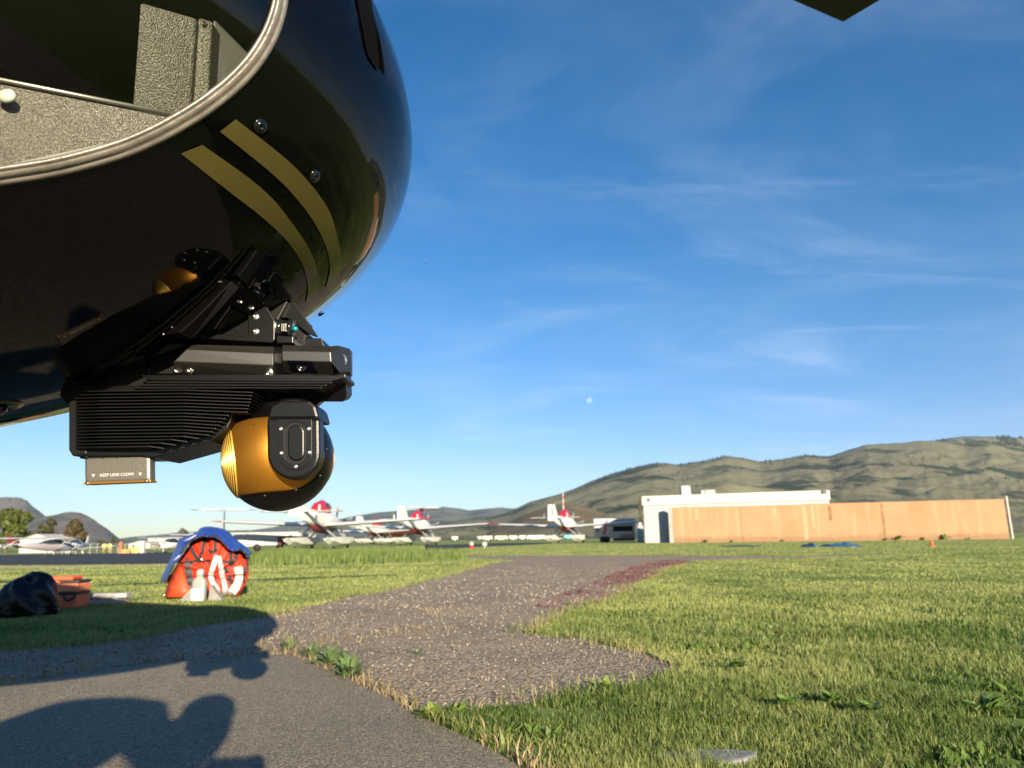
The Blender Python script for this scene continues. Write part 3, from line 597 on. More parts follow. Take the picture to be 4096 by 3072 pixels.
def screw(name, P, n, r, m, parent, head=.35, sock=True, m2=None):
    n = np.asarray(n, float); n /= np.linalg.norm(n)
    s = MB().lathe(P, n, [(r, -.002), (r, r*.12), (r*.9, r*.22), (r*.62, r*.24), (r*.58, r*(.24+head)), (r*.45, r*(.3+head)), (r*.30, r*(.3+head)), (r*.26, r*(.12+head)), (r*.02, r*(.1+head))], 20)
    return s.build(name, m, parent, True)
for q in ((1040, 505), (1258, 705)):
    p = hhit(*q); screw('hull_screw', p, hnorm(p), .009, MATS.setdefault('hullscrew', mat('hullscrew', (.004, .004, .004), .2, 0)), heli, .12)
# small antenna boss on the belly, with a gold ring painted round it
p = hhit(-10, 1628); n_ = hnorm(p); MB().lathe(p, n_, [(.032, -.002), (.032, .0012), (.014, .0012), (.014, -.002)], 28).build('gold_ring', M_GOLD, heli, True)
MB().lathe(p, n_, [(.012, -.002), (.012, .006), (.009, .010), (.001, .011)], 20).build('belly_drain', MATS['hullscrew'], heli, True)
# cabin: console and floor seen through the window
M_CON = mat('grey textured console', (.115, .108, .088), .36, metal=.7, bump=1.0, bscale=620, bdist=.0014, var=.5, vscale=480)  # colour speckle stands in for sparkle on the textured finish
def slab(px4, Ys, thick, name, m, bev=.003):
    P = [aty(x, y, Y) for (x, y), Y in zip(px4, Ys)]; return MB().prism(P, thick).build(name, m, heli, bev=bev)
slab([(560, 6), (788, 72), (756, 560), (522, 520)], (.70, .74, .785, .755), (-.02, .18, .03), 'console_side', M_CON)
slab([(792, 66), (850, 84), (826, 560), (760, 560)], (.745, .755, .795, .79), (-.01, .17, .03), 'console_flange', M_CON)
slab([(852, 70), (1010, 230), (960, 470), (832, 560)], (.77, .82, .83, .81), (-.01, .15, .03), 'console_face', mat('grey console', (.11, .11, .095), .45, .5, bump=.6, bscale=1200, bdist=.001))
for y in (97, 240, 388):
    p = aty(815-y*.03, y, .742+.04*y/400); screw('console_screw', p, (.1, -1, -.2), .0046, M_BLKSCREW, heli, .15)
pf = [aty(-420, 268, .66), aty(0, 338, .672), aty(770, 490, .755), aty(720, 620, .765), aty(560, 650, .745), aty(0, 760, .665), aty(-420, 800, .64)]
MB().prism(pf, (0, .01, .012)).build('floor_ledge', mat('floor panel', (.25, .235, .20), .34, metal=.9, var=.5, vscale=420, bump=1.0, bscale=900, bdist=.0016), heli, bev=.001)  # sun glints on the ledge are painted by the raised base and speckle
MB().tube([pf[0]+np.array([0, -.003, .004]), pf[1]+np.array([0, -.003, .004]), pf[2]+np.array([0, -.003, .004])], .0025, 8).build('ledge_trim', mat('trim metal', (.45, .42, .36), .4, .8), heli, True)
p = aty(28, 385, .664); MB().ball(p, (.0095, .005, .008), 16, 8).build('plastic_knob', mat('white plastic', (.62, .64, .58), .4), heli, True)
MB().prism([aty(0, 665, .655), aty(480, 560, .70), aty(600, 556, .712), aty(610, 562, .712), aty(300, 640, .685), aty(0, 705, .655)], (0, .005, .003)).build('sill_strip', mat('sill grey', (.17, .165, .15), .5, .4), heli)
p = aty(-60, 240, .95); MB().prism([p+np.array(q) for q in ((0, 0, 0), (.10, 0, .02), (.05, 0, .16), (0, 0, .2))], (.02, .1, 0)).build('seat_edge', mat('seat cloth', (.03, .03, .03), .9), heli, bev=.01)
MB().box((HC[0]-.3, HC[1]+.1, HC[2]-.18), (2.0, 1.5, .04), HY).build('cabin_floor', M_DARK, heli)
# rear fuselage, doghouse, mast, rotor, tail boom, skids (mostly outside the picture)
def hloc(x, y, z): return HC+HX*x+HYv*y+HZ*z
def ringsec(x, b, cz, dz, n=40, up=1.0): return [hloc(x, b*cos(a), dz+cz*sin(a)*(up if sin(a) > 0 else 1)) for a in np.linspace(0, 2*pi, n, endpoint=False)]
MB().loft([ringsec(0, HB, HCc, 0, up=.64), ringsec(-.5, HB*.995, HCc*1.02, .01, up=.64), ringsec(-1.2, HB*.95, HCc, .03, up=.66), ringsec(-2.0, HB*.72, HCc*.8, .12, up=.8), ringsec(-2.8, .42, .42, .25), ringsec(-3.4, .24, .26, .32)]).build('rear_fuselage', M_HULL, heli, True)
MB().loft([ringsec(-3.3, .22, .25, .32, 20), ringsec(-6.0, .15, .17, .36, 20), ringsec(-8.0, .10, .11, .4, 20)]).build('tail_boom', M_HULL, heli, True)
MB().prism([hloc(-7.3, 0, .4), hloc(-8.1, 0, .4), hloc(-8.6, 0, 1.5), hloc(-8.2, 0, 1.5)], HYv*.05).build('tail_fin', M_HULL, heli, bev=.01)
MB().loft([ringsec(x, b, c, .40+c*.4, 24) for x, b, c in ((-.9, .1, .05), (-1.2, .40, .22), (-1.8, .44, .30), (-2.6, .3, .2), (-3.0, .1, .05))]).build('engine_cowl', M_HULL, heli, True)
HUB = np.array([-3.0, .62, 2.95]); MB().cyl(HUB-np.array([0, 0, .8]), HUB+np.array([0, 0, .1]), .07).build('rotor_mast', mat('mast metal', (.25, .25, .25), .35, .9), heli, True)
MB().lathe(HUB-np.array([0, 0, .06]), (0, 0, 1), [(.2, 0), (.26, .03), (.26, .09), (.2, .12)], 20).build('rotor_hub', mat('hub dark', (.03, .03, .03), .4), heli, True)
TIP = gp(3372, 90, 2.92); ux = np.array([TIP[0]-HUB[0], TIP[1]-HUB[1], 0]); ux /= np.linalg.norm(ux)
e1 = gp(3222, 0, 2.92)-TIP; e2 = gp(3530, -4, 2.92)-TIP
bm_ = mat('blade black', (.012, .012, .010), .55)
along_ = -ux
chord = e2/np.linalg.norm(e2)*.33
root_ = TIP+along_*5.0; HUBc = root_
b = MB(); b.prism([TIP, TIP+along_*4.6, TIP+along_*4.6+chord*.85, TIP+chord], (0, 0, .022)); b.build('rotor_blade', bm_, heli, bev=.006)
b = MB(); b.prism([TIP+chord+along_*.02, TIP+chord+along_*.12, TIP+chord*1.07+along_*.12, TIP+chord*1.07+along_*.02], (0, 0, .006)); b.build('trim_tab', bm_, heli)
for k in (1, 2):
    Rz = Matrix.Rotation(2*pi*k/3, 3, 'Z'); v = np.array(Rz@Vector(along_)); c = np.array(Rz@Vector(chord)); q = HUB-v*.35
    MB().prism([q, q-v*4.7, q-v*4.7+c, q+c*.85], (0, 0, .022)).build('rotor_blade', bm_, heli, bev=.006)
for s in (-1, 1):
    base = [hloc(-.05, s*1.05, 0), hloc(-.3, s*1.05, 0), hloc(-2.6, s*1.05, 0)]; P = [np.array([q[0], q[1], z]) for q, z in zip(base, (.2, .05, .05))]; P[0] = P[0]+np.array([.0, 0, 0])
    MB().tube(crom([P[0], P[1], P[2]], 6), .04, 12).build('landing_skid', M_HULL, heli, True)
    for x in (-.75, -2.1):
        a = hloc(x, s*1.05, 0); c = hloc(x, s*.45, -.55); MB().tube(crom([(a[0], a[1], .06), (a[0], a[1], .3), c], 5), .035, 10).build('cross_tube', M_HULL, heli, True)

# ================================================================== CAMERA POD
PB = np.array([-.3636, 1.1022, .7285]); PYW = -.02; YP = np.array([-sin(PYW), cos(PYW), 0.]); XP = np.array([cos(PYW), sin(PYW), 0.]); ZP = np.array([0, 0, 1.])
def pp(x, y, d=0.0):       # point of the pod seen at a pixel, d metres behind (+) or in front (-) of the gimbal centre plane
    r = ray(x, y); return CAM+r*(((PB-CAM)@YP+d)/(r@YP))
PXM = 1.104/FPX
PODL = np.array([PB[0]-.12, PB[1], 0.]); pod = empty('camera_pod', PB+np.array([-.12, 0, .2]), 0, 'black finned survey camera pod with orange gimbal bolted under the helicopter nose', 'camera pod')
M_ANO = mat('black anodised', (.0022, .0021, .0019), .33, metal=0, spec=.42, bump=.35, bscale=900, bdist=.0006)
M_ANOL = mat('black anodised sunlit', (.012, .011, .009), .42, spec=.9, bump=.3, bscale=1200, bdist=.0005)  # lighter, shinier copy: the modules' sunlit grey is put into the material
M_ANO2 = mat('black anodised dark', (.003, .003, .003), .42, spec=.4, bump=.25, bscale=900, bdist=.0006)
M_SAT = mat('satin box', (.21, .195, .165), .40, metal=.8, bump=.6, bscale=700, bdist=.0008)
M_ORG = mat('orange anodised', (.48, .215, .026), .38, metal=.85, bump=.25, bscale=900, bdist=.0005)
M_ORG2 = mat('orange grille', (.90, .58, .10), .42, metal=.7)  # lighter than the shell: sunlight on the ridges is put into this yellow
M_YOKE = mat('black satin', (.0028, .0028, .0028), .35, spec=.34, bump=.35, bscale=800, bdist=.0006)
def pprism(px_, d0, d1, name, m, parent=None, bev=.0012, holes=()):
    return MB().prism([pp(x, y, d0) for x, y in px_], YP*(d1-d0), [[pp(x, y, d0) for x, y in h] for h in holes]).build(name, m, parent or pod, bev=bev)
# mounting block between pod and hull
pprism([(152, 1372), (204, 1456), (420, 1500), (700, 1495), (1095, 1440), (1100, 1300), (1150, 1205), (1080, 1208), (900, 1240), (640, 1288), (400, 1318), (160, 1345)], -.045, .09, 'mount_block', M_ANO2)
pprism([(232, 1470), (232, 1573), (273, 1625), (600, 1600), (600, 1470)], -.05, .10, 'rear_housing', M_ANO2)
hole = [(700, 1318), (985, 1347), (991, 1341), (991, 1266), (960, 1262), (700, 1308)]
pprism([(640, 1332), (870, 1358), (1086, 1371), (1098, 1360), (1098, 1284), (1070, 1232), (1040, 1206), (900, 1222), (640, 1292)], -.070, -.060, 'side_plate', M_ANO, holes=[hole])
pprism([(640, 1332), (870, 1358), (1080, 1368), (1095, 1290), (1040, 1212), (900, 1228), (640, 1296)], -.062, -.044, 'plate_web', M_ANO)
for x, y, m_ in ((1022, 1266, M_STEEL), (1022, 1325, M_STEEL), (1000, 1224, mat('dull steel', (.2, .2, .2), .35, .9)), (216, 1430, M_STEEL)): 
    p = pp(x, y, -.0705 if x > 500 else -.047); screw('flange_screw', p, -YP+np.array([.05, 0, .06]), .0055, m_, pod, .02)
# wire-rope isolator
a = pp(1100, 1312, -.055); b_ = pp(1176, 1316, -.055); ax = b_-a
iso = MB().lathe(a, ax, [(.0135, 0), (.0135, .004), (.0125, .004), (.0125, .022), (.0150, .0225), (.0155, .026), (.0150, .0285), (.006, .0285)], 28).build('isolator', mat('gloss black', (.008, .008, .008), .15, spec=.6), pod, True)
MB().lathe(a, ax, [(.0133, -.002), (.0140, -.001), (.0140, .005), (.0133, .006)], 28, False).build('isolator_ring', M_STEEL, iso, True)
MB().lathe(a, ax, [(.0045, .028), (.0045, .034), (.003, .035)], 16).build('isolator_cap', mat('teal anodised', (.01, .32, .36), .3, .6), iso, True)
M_PRINT = mat('white print', (.50, .49, .46), .6)
for k in range(4):
    for j in range(5):
        q = pp(1128+k*8, 1297+j*6.2, -.0684); MB().box(q, (.0010, .0006, .0016+.0005*((j*3+k) % 3)), PYW).build('printed_mark', M_PRINT, iso, fix=False)
pprism([(1105, 1340), (1172, 1345), (1172, 1372), (1105, 1372)], -.066, -.02, 'isolator_foot', M_ANO)
pprism([(1085, 1205), (1175, 1203), (1190, 1228), (1270, 1343), (1262, 1345), (1234, 1334), (1216, 1322), (1178, 1286), (1150, 1272), (1100, 1272)], -.035, -.029, 'front_gusset', M_ANO)
pprism([(1090, 1270), (1150, 1272), (1234, 1334), (1214, 1366), (1160, 1400), (1090, 1400)], -.026, .05, 'gusset_block', M_ANO2)
# hexagonal side module and front camera module
def hexmod(xs, ys_top, ys_mid1, ys_mid2, ys_bot, d, name, m, endpx=None):
    secs = []
    for k, x in enumerate(xs):
        x = x if hasattr(x, '__len__') else (x, x, x, x); dd = d[k]
        t0 = pp(x[0], ys_top[k], dd[0]); m1 = pp(x[1], ys_mid1[k], dd[1]); m2 = pp(x[2], ys_mid2[k], dd[1]); bt = pp(x[3], ys_bot[k], dd[2])
        secs.append([t0, m1, m2, bt, bt+YP*(dd[3]-dd[2]), t0+YP*(dd[3]-dd[0])])
    return MB().loft(secs).build(name, m, pod, bev=.0012)
hexmod([(770, 745, 694, 690), (1093, 1093, 1093, 1093)], (1378, 1386), (1398, 1415), (1446, 1461), (1500, 1512), [(-.070, -.090, -.064, .02), (-.068, -.080, -.060, .02)], 'side_module', M_ANOL)
for x, y in ((759, 1480), (1077, 1492)): p = pp(x, y, -.0735); screw('module_screw', p, np.array([0, -1, -.25]), .0066, M_STEEL, pod, .10)
p = pp(713, 1477, -.0735); MB().lathe(p, np.array([0, -1, -.25]), [(.0062, -.002), (.0062, .0012), (.0045, .0012), (.004, -.001), (.0005, -.001)], 20).build('module_port', M_STEEL, pod, True)
front = hexmod([(1128, 1128, 1128, 1128), (1318, 1322, 1325, 1325), (1352, 1356, 1362, 1340), (1398, 1402, 1404, 1398)], (1379, 1385, 1381, 1394), (1404, 1407, 1398, 1405), (1443, 1447, 1492, 1486), (1490, 1496, 1500, 1494), [(-.062, -.080, -.055, -.01), (-.062, -.080, -.055, -.01), (-.050, -.062, -.045, -.01), (-.030, -.036, -.03, -.01)], 'front_module', M_ANOL)
hexmod([(1098, 1098, 1098, 1098), (1130, 1130, 1130, 1130)], (1385, 1386), (1412, 1412), (1452, 1452), (1500, 1500), [(-.052, -.066, -.05, .05)]*2, 'module_neck', M_ANO2)
M_GLS = mat('lens glass', (.004, .004, .010), .03, spec=.8, coat=1)
w4 = [(1148, 1443), (1246, 1446), (1270, 1489), (1166, 1485)]; dd = (-.0805, -.0805, -.060, -.059)
MB().prism([pp(x, y, d_) for (x, y), d_ in zip(w4, dd)], (0, .002, .002)).build('side_camera_window', M_GLS, front)
p = pp(1207, 1465, -.0705); nn = np.array([.0, -1, -.55])
MB().lathe(p, nn, [(.0078, -.001), (.0078, .0008), (.0066, .0008), (.0062, -.0005), (.0045, -.0005), (.0042, .0012), (.0025, .0012), (.0022, .0002), (.0003, .0002)], 28).build('side_lens', mat('lens ring', (.010, .010, .012), .2, spec=.7), front, True)
nf = np.array([.80, -.60, 0.0]); p = pp(1367, 1440, -.0515)
hx = []
for a in range(6):
    t_ = 2*pi*a/6+pi/6; u_ = np.array([.60, .80, 0]); hx.append(p+u_*cos(t_)*.0085*.9+ZP*sin(t_)*.0150)
MB().prism(hx, nf*.0012).build('front_bezel', M_ANO2, front, bev=.0004)
MB().lathe(p+nf*.001, nf, [(.0085, 0), (.0085, .0018), (.0072, .0018), (.0068, .0010), (.0003, .0016)], 28).build('front_lens', mat('lens glass bright', (.10, .14, .20), .05, spec=.9, coat=1), front, True)
pprism([(1195, 1378), (1225, 1352), (1286, 1352), (1297, 1386), (1195, 1384)], -.03, .03, 'antenna_fairing', M_ANO)
# deck slab under the modules, with stepped ledges
pprism([(560, 1500), (1128, 1496), (1345, 1500), (1380, 1494), (1382, 1510), (1320, 1528), (600, 1522)], -.074, -.015, 'deck', M_ANO)
for k in range(3): pprism([(585-25*k, 1524+k*11), (1330-20*k, 1527+k*10), (1322-20*k, 1535+k*10), (580-25*k, 1533+k*11)], -.077+.003*k, -.02, 'deck_ledge', M_ANO2)
MB().prism([pp(x, y, -.056+(y-1500)/160*.05) for x, y in [(1050, 1548), (1338, 1550), (1382, 1505), (1386, 1588), (1372, 1607), (1282, 1607), (1225, 1655), (1080, 1640), (960, 1650), (880, 1660), (850, 1560)]], YP*.035+ZP*.01).build('front_base', M_ANO2, pod, bev=.0012)
# heat-sink body: a core and fins, one mesh each
pprism([(282, 1540), (900, 1545), (925, 1600), (900, 1690), (838, 1742), (600, 1812), (290, 1806), (278, 1620)], -.062, .03, 'heat_sink_core', M_ANO)
pprism([(275, 1600), (345, 1600), (345, 1815), (288, 1822), (275, 1800)], -.067, .10, 'end_cap', M_ANO2)
rgf = random.Random(3)
for k in range(18):
    yl = 1556+k*13.7; sl = (yl-1556)/232.0
    xr = 1010-60*sl if yl < 1640 else 925-(yl-1640)*.95
    if yl > 1735: xr = 838-(yl-1735)*3.4
    xa = 300; xk = 395; xk2 = min(735, xr-60)
    dd = (-.074, -.083, -.086, -.083)
    P = []; Y0 = yl+5-9*sl; 
    top = [pp(xa, Y0+4, dd[0]), pp(xk, Y0+1, dd[1]), pp(xk2, Y0-3, dd[2]), pp(xr, Y0+6, dd[3])]
    back = [top[3]+YP*.06, top[0]+YP*.06]
    MB().prism(top+back, (0, 0, -.0018)).build('heat_sink_fin', M_ANO2, pod, bev=.0004)
pprism([(283, 1800), (560, 1806), (620, 1800), (842, 1735), (905, 1690), (925, 1640), (932, 1655), (910, 1712), (842, 1765), (610, 1830), (560, 1822), (290, 1824)], -.066, .02, 'keel', M_ANO)
# lens box
lb = pprism([(334, 1829), (600, 1819), (602, 1926), (336, 1937)], -.060, -.042, 'lens_box', M_SAT, bev=0); bevel(lb, .005, 4)
pprism([(334, 1929), (602, 1919), (601, 1927), (336, 1938)], -.0605, -.0415, 'lens_box_rim', mat('gold rim', (.62, .28, .05), .35, .9), lb, .0005)
pprism([(318, 1816), (612, 1806), (612, 1824), (318, 1834)], -.058, -.02, 'lens_box_flange', M_ANO2, lb)
for x in (347, 411, 469, 527, 586): p = pp(x, 1827-(x-347)*.035, -.0605); MB().ball(p, .0031, 14, 8).build('cap_screw', MATS['hullscrew'], lb, True)
for x, y in ((352, 1934), (588, 1925)): p = pp(x, y, -.0600); MB().ball(p, .0030, 14, 8).build('cap_screw', mat('brass screw', (.35, .22, .10), .3, .9), lb, True)
c = pp(467, 1899, -.0606); ux = pp(560, 1896, -.0606)-pp(370, 1904, -.0606)
text_mesh('KEEP LENS CLEAN', .0062, M_PRINT, 'printed_lettering', lb, c, ux, (0, 0, 1))
for x, y in ((374, 1903), (561, 1897)):
    q = pp(x, y, -.0606); MB().prism([q+XP*-.0023+ZP*.0022, q+XP*.0023+ZP*.0022, q-ZP*.0026], -YP*.0003).build('printed_triangle', M_PRINT, lb)
# gimbal: neck, ball, orange shell, grille, yoke
gim = MB().lathe(pp(1178, 1640, .0), (0, 0, 1), [(.030, -.004), (.031, .002), (.036, .006), (.036, .016), (.030, .020), (.030, .030)], 40).build('gimbal_neck', M_YOKE, pod, True)
RB = 215*PXM*1.0; BC = pp(1117, 1830, 0)
MB().ball(BC, RB*.99, 64, 40).build('gimbal_ball', mat('black shell', (.0022, .0022, .0022), .34, spec=.26, bump=.3, bscale=800, bdist=.0005), pod, True)
MB().lathe(pp(1127, 1690, 0), (0, 0, 1), [(.046, -.004), (.043, .010), (.034, .024), (.030, .030)], 40).build('gimbal_collar', M_YOKE, pod, True)
til = radians(4.0); UG = XP*cos(til)+ZP*sin(til); VG = -XP*sin(til)+ZP*cos(til)
vc = (pp(1125, 1836, 0)-BC)@VG; VBm = 143*PXM; uc = 60*PXM
secs = []; nl = 34
for j in range(nl+1):
    v = -VBm+2*VBm*j/nl; vv = v+vc; rl = sqrt(RB*RB*1.012-vv*vv); ue = min(uc+sqrt(max(0, VBm*VBm-v*v)), rl*.985); pm = asin(ue/rl)
    row = [BC+VG*vv+UG*rl*sin(ps)-YP*rl*cos(ps) for ps in np.linspace(-pi-pm, pm, 72)]; secs.append(row)
orange = MB().loft(secs, False, False).build('orange_shell', M_ORG, pod, True, fix=False)
nrm = np.array(orange.data.polygons[60].normal); ctr = np.array(orange.data.polygons[60].center)+np.array(pod.location)
if nrm@(ctr-BC) < 0: orange.data.flip_normals()
so = orange.modifiers.new('thick', 'SOLIDIFY'); so.thickness = .0016; so.offset = -1
ga = radians(23); GAX = -UG*cos(ga)-YP*sin(ga)-VG*.10; GAX /= np.linalg.norm(GAX)
prof = []; R1 = RB*1.010
for k in range(22):
    be = radians(38.5-1.70*k); r_ = R1*(1.0 if k % 2 == 0 else .94); prof.append((r_*sin(be), r_*cos(be)))
    be2 = be-radians(1.05 if k % 2 == 0 else .55); prof.append((r_*sin(be2), r_*cos(be2)))
prof = [(R1*.98*sin(radians(39)), R1*.98*cos(radians(39)))]+prof+[(.001, R1*.96)]
gold = MB(); groove = MB()
for k in range(11):
    b1 = radians(38.5-3.4*k); b2 = radians(38.5-3.4*(k+1)); h1 = R1*cos(b1)-.0006; h2 = R1*cos(b2); hm = h1+(h2-h1)*.62; r1 = R1*sin(b1)
    gold.lathe(BC, GAX, [(r1-.0008, h1), (r1, h1), (r1, hm), (r1-.0020, hm)], 80, False)
    groove.lathe(BC, GAX, [(r1-.0020, hm-.0002), (r1-.0020, h2), (max(.0005, R1*sin(b2)-.0025), h2)], 60, False)
gold.build('gimbal_grille', M_ORG2, orange, False); groove.build('grille_grooves', mat('grille groove shade', (.05, .02, .004), .5, .4), orange, False)  # groove colour is darkened to paint the shade between ridges
def U_shape(x0, x1, ytop, cyy, n=14, x0t=None, x1t=None):
    r = (x1-x0)/2; cx = (x0+x1)/2; P = [(x0t or x0, ytop)]
    for a in np.linspace(pi, 2*pi, n): P.append((cx+r*cos(a), cyy-r*sin(a)))
    return P+[(x1t or x1, ytop)]
yoke = pprism(U_shape(1067, 1278, 1673, 1812, 20, 1066, 1276), -RB*1.05, -RB*.72, 'yoke_arm', M_YOKE, pod, .004)
pprism([(1066, 1675), (1276, 1675), (1262, 1622), (1235, 1600), (1120, 1600), (1080, 1622)], -RB*.98, -RB*.2, 'yoke_shoulder', M_YOKE, pod, .004)
def capsule(x0, x1, y0, y1, n=10):
    r = (x1-x0)/2; cx = (x0+x1)/2; return [(cx+r*cos(a), y0+r-r*sin(a)) for a in np.linspace(0, pi, n)]+[(cx+r*cos(a), y1-r-r*sin(a)) for a in np.linspace(pi, 2*pi, n)]
pprism(U_shape(1112, 1246, 1676, 1812, 20), -RB*1.075, -RB*1.0, 'yoke_cover', M_YOKE, yoke, .0006, holes=[capsule(1135, 1228, 1686, 1857)])
pprism(capsule(1133, 1230, 1684, 1859), -RB*1.056, -RB*1.0, 'yoke_recess', M_ANO2, yoke, 0)
pprism(capsule(1150, 1217, 1697, 1843), -RB*1.095, -RB*1.0, 'yoke_boss', M_YOKE, yoke, .0025)
for x, y in ((1123, 1715), (1235, 1715), (1125, 1812), (1238, 1810), (1183, 1866)): screw('cover_screw', pp(x, y, -RB*1.075), -YP, .0026, mat('bright steel', (.75, .75, .73), .3, .9), yoke, .1)
for x, y in ((1016, 1700), (1058, 1986), (1186, 1962), (1284, 1904), (1310, 1797)):
    r_ = ray(x, y); o_ = CAM-BC; bq = r_@o_; aq = r_@r_; cq = o_@o_-RB*RB; q = BC+(CAM+r_*((-bq-sqrt(max(0, bq*bq-aq*cq)))/aq)-BC)*.98
    MB().ball(q, .0026, 10, 6).build('shell_pin', M_BLKSCREW, pod, True)
# ================================================================== GEAR ON THE GRASS
M_REDF = mat('red fabric', (.56, .030, .008), .6, var=.25, vscale=7, bump=.4, bscale=60, bdist=.006)
M_BLUEF = mat('blue tarp', (.018, .045, .24), .38, var=.3, vscale=6, bump=.5, bscale=16, bdist=.02)
M_WEB = mat('black webbing', (.022, .022, .025), .7); M_WHW = mat('white webbing', (.50, .49, .46), .6, var=.12, vscale=20)
P0 = gp(820, 2396); D0 = P0[1]
def bg_(x, y, dd=0.0): return aty(x, y, D0+dd)
bag = empty('water_bucket_bag', (P0[0], P0[1]+.35, 0), 0, 'folded red water bucket bundle with black and white straps under a blue cover', 'bag')
# red body: a lumpy dome whose outline follows the bundle
outl = [(700, 2388), (668, 2330), (688, 2290), (705, 2262), (728, 2225), (750, 2190), (775, 2158), (812, 2146), (850, 2144), (895, 2152), (930, 2175), (965, 2196), (985, 2225), (995, 2270), (992, 2310), (975, 2350), (955, 2388)]
O = crom(outl, 5); cxp = np.array([840, 2300.]); secs = []; K = 22
for k in range(K+1):
    s = k/K; f_ = sin(s*pi/2); dep = -.24*cos(s*pi/2)
    row = []
    for i, q in enumerate(O):
        e = cxp+(q-cxp)*f_; e = np.array([e[0], min(e[1], 2392)])
        u = i/len(O)*22; lump = .035*sin(u*1.9+s*3)+.045*(fbm2(e[0]*.02, e[1]*.02, 1, 3, 2)-.5)*2+.018*sin(u*5+2*s)
        p = bg_(e[0], e[1], .24+dep+lump*(1-s**4)); p[2] = max(p[2], .0); row.append(p)
    secs.append(row)
for k in range(1, 6):
    s = k/5; row = []
    for q in O: p = bg_(*(cxp+(q-cxp)*cos(s*pi/2)*.999), .24+.28*sin(s*pi/2)); p[2] = max(p[2], 0); row.append(p)
    secs.append(row)
body = MB().loft(secs, True, True).build('red_body', M_REDF, bag, True)
bv = BVHTree.FromPolygons([Vector(np.array(v.co)+np.array(bag.location)) for v in body.data.vertices], [p.vertices[:] for p in body.data.polygons])
def onbag(x, y, off=.012):
    d_ = Vector(ray(x, y)).normalized(); h_ = bv.ray_cast(Vector(CAM), d_)
    p = np.array(h_[0]) if h_[0] is not None else bg_(x, y, .12)
    return p-np.array(d_)*off
def strap(pts, wpx, m, name, off=.012, sag=0):
    C = crom(pts, 6); A = []; B = []
    for i in range(len(C)):
        t_ = C[min(i+1, len(C)-1)]-C[max(i-1, 0)]; t_ = t_/np.linalg.norm(t_); n_ = np.array([-t_[1], t_[0]]); c = onbag(*C[i], off); k = wpx/2*np.linalg.norm(c-CAM)/FPX
        s_ = _R*n_[0]-_U*n_[1]; A.append(c-s_*k); B.append(c+s_*k)
    bk = np.array([0, .006, 0]); return MB().loft([[a, b, b+bk, a+bk] for a, b in zip(A, B)]).build(name, m, bag)
for pts in ([(820, 2150), (812, 2190), (800, 2235)], [(860, 2155), (860, 2195), (855, 2215)], [(765, 2190), (775, 2215), (795, 2242)], [(835, 2195), (850, 2210), (872, 2200)], [(925, 2205), (922, 2240), (930, 2262)], [(952, 2200), (940, 2235), (925, 2258)], [(750, 2230), (746, 2275), (752, 2320), (765, 2350)], [(718, 2262), (722, 2290), (742, 2330)], [(985, 2260), (975, 2300), (972, 2330)], [(900, 2270), (920, 2320), (935, 2350)], [(795, 2242), (850, 2245), (905, 2248), (930, 2262)], [(720, 2255), (760, 2250), (800, 2245)]):
    strap(pts, 13, M_WEB, 'black_strap', .014)
strap([(752, 2250), (756, 2290), (764, 2330), (760, 2350)], 22, mat('grey webbing', (.07, .07, .075), .7), 'grey_strap', .02)
for pts in ([(868, 2222), (855, 2260), (843, 2300), (850, 2330), (866, 2352), (876, 2386)], [(874, 2225), (882, 2260), (890, 2310), (900, 2350), (893, 2384)], [(945, 2268), (950, 2300), (946, 2330), (925, 2360), (915, 2384)], [(960, 2266), (962, 2310), (950, 2350), (930, 2380)]):
    strap(pts, 17, M_WHW, 'white_strap', .035)
rgb_ = random.Random(5)
for k in range(16):
    x = rgb_.uniform(820, 960); strap([(x, 2270+rgb_.uniform(0, 40)), (x+rgb_.uniform(-30, 20), 2330), (x+rgb_.uniform(-40, 25), 2380)], 2.2, mat('thin cord', (.10, .05, .05), .7), 'cord', .02)
for x, y in ((864, 2146), (808, 2238), (872, 2228), (660, 2382), (738, 2178)): MB().lathe(onbag(x, y, .02), (.3, -1, .1), [(.012, 0), (.014, .004), (.012, .008), (.006, .008), (.006, 0)], 12).build('buckle', M_STEEL, bag, True)
# red flap on the left (open side of the bucket)
MB().loft([[bg_(706, 2262, .02), bg_(690, 2300, -.03), bg_(668, 2345, -.07), bg_(655, 2389, -.10)], [bg_(728, 2270, -.05), bg_(722, 2310, -.09), bg_(715, 2350, -.12), bg_(712, 2388, -.15)], [bg_(740, 2300, -.06), bg_(748, 2330, -.10), bg_(756, 2352, -.12), bg_(770, 2386, -.10)]], False, False).build('red_flap', mat('orange red fabric', (.50, .055, .012), .55, var=.3, vscale=9, bump=.5, bscale=30, bdist=.01), bag, True)
bpy.data.objects['red_flap'].modifiers.new('thick', 'SOLIDIFY').thickness = .012
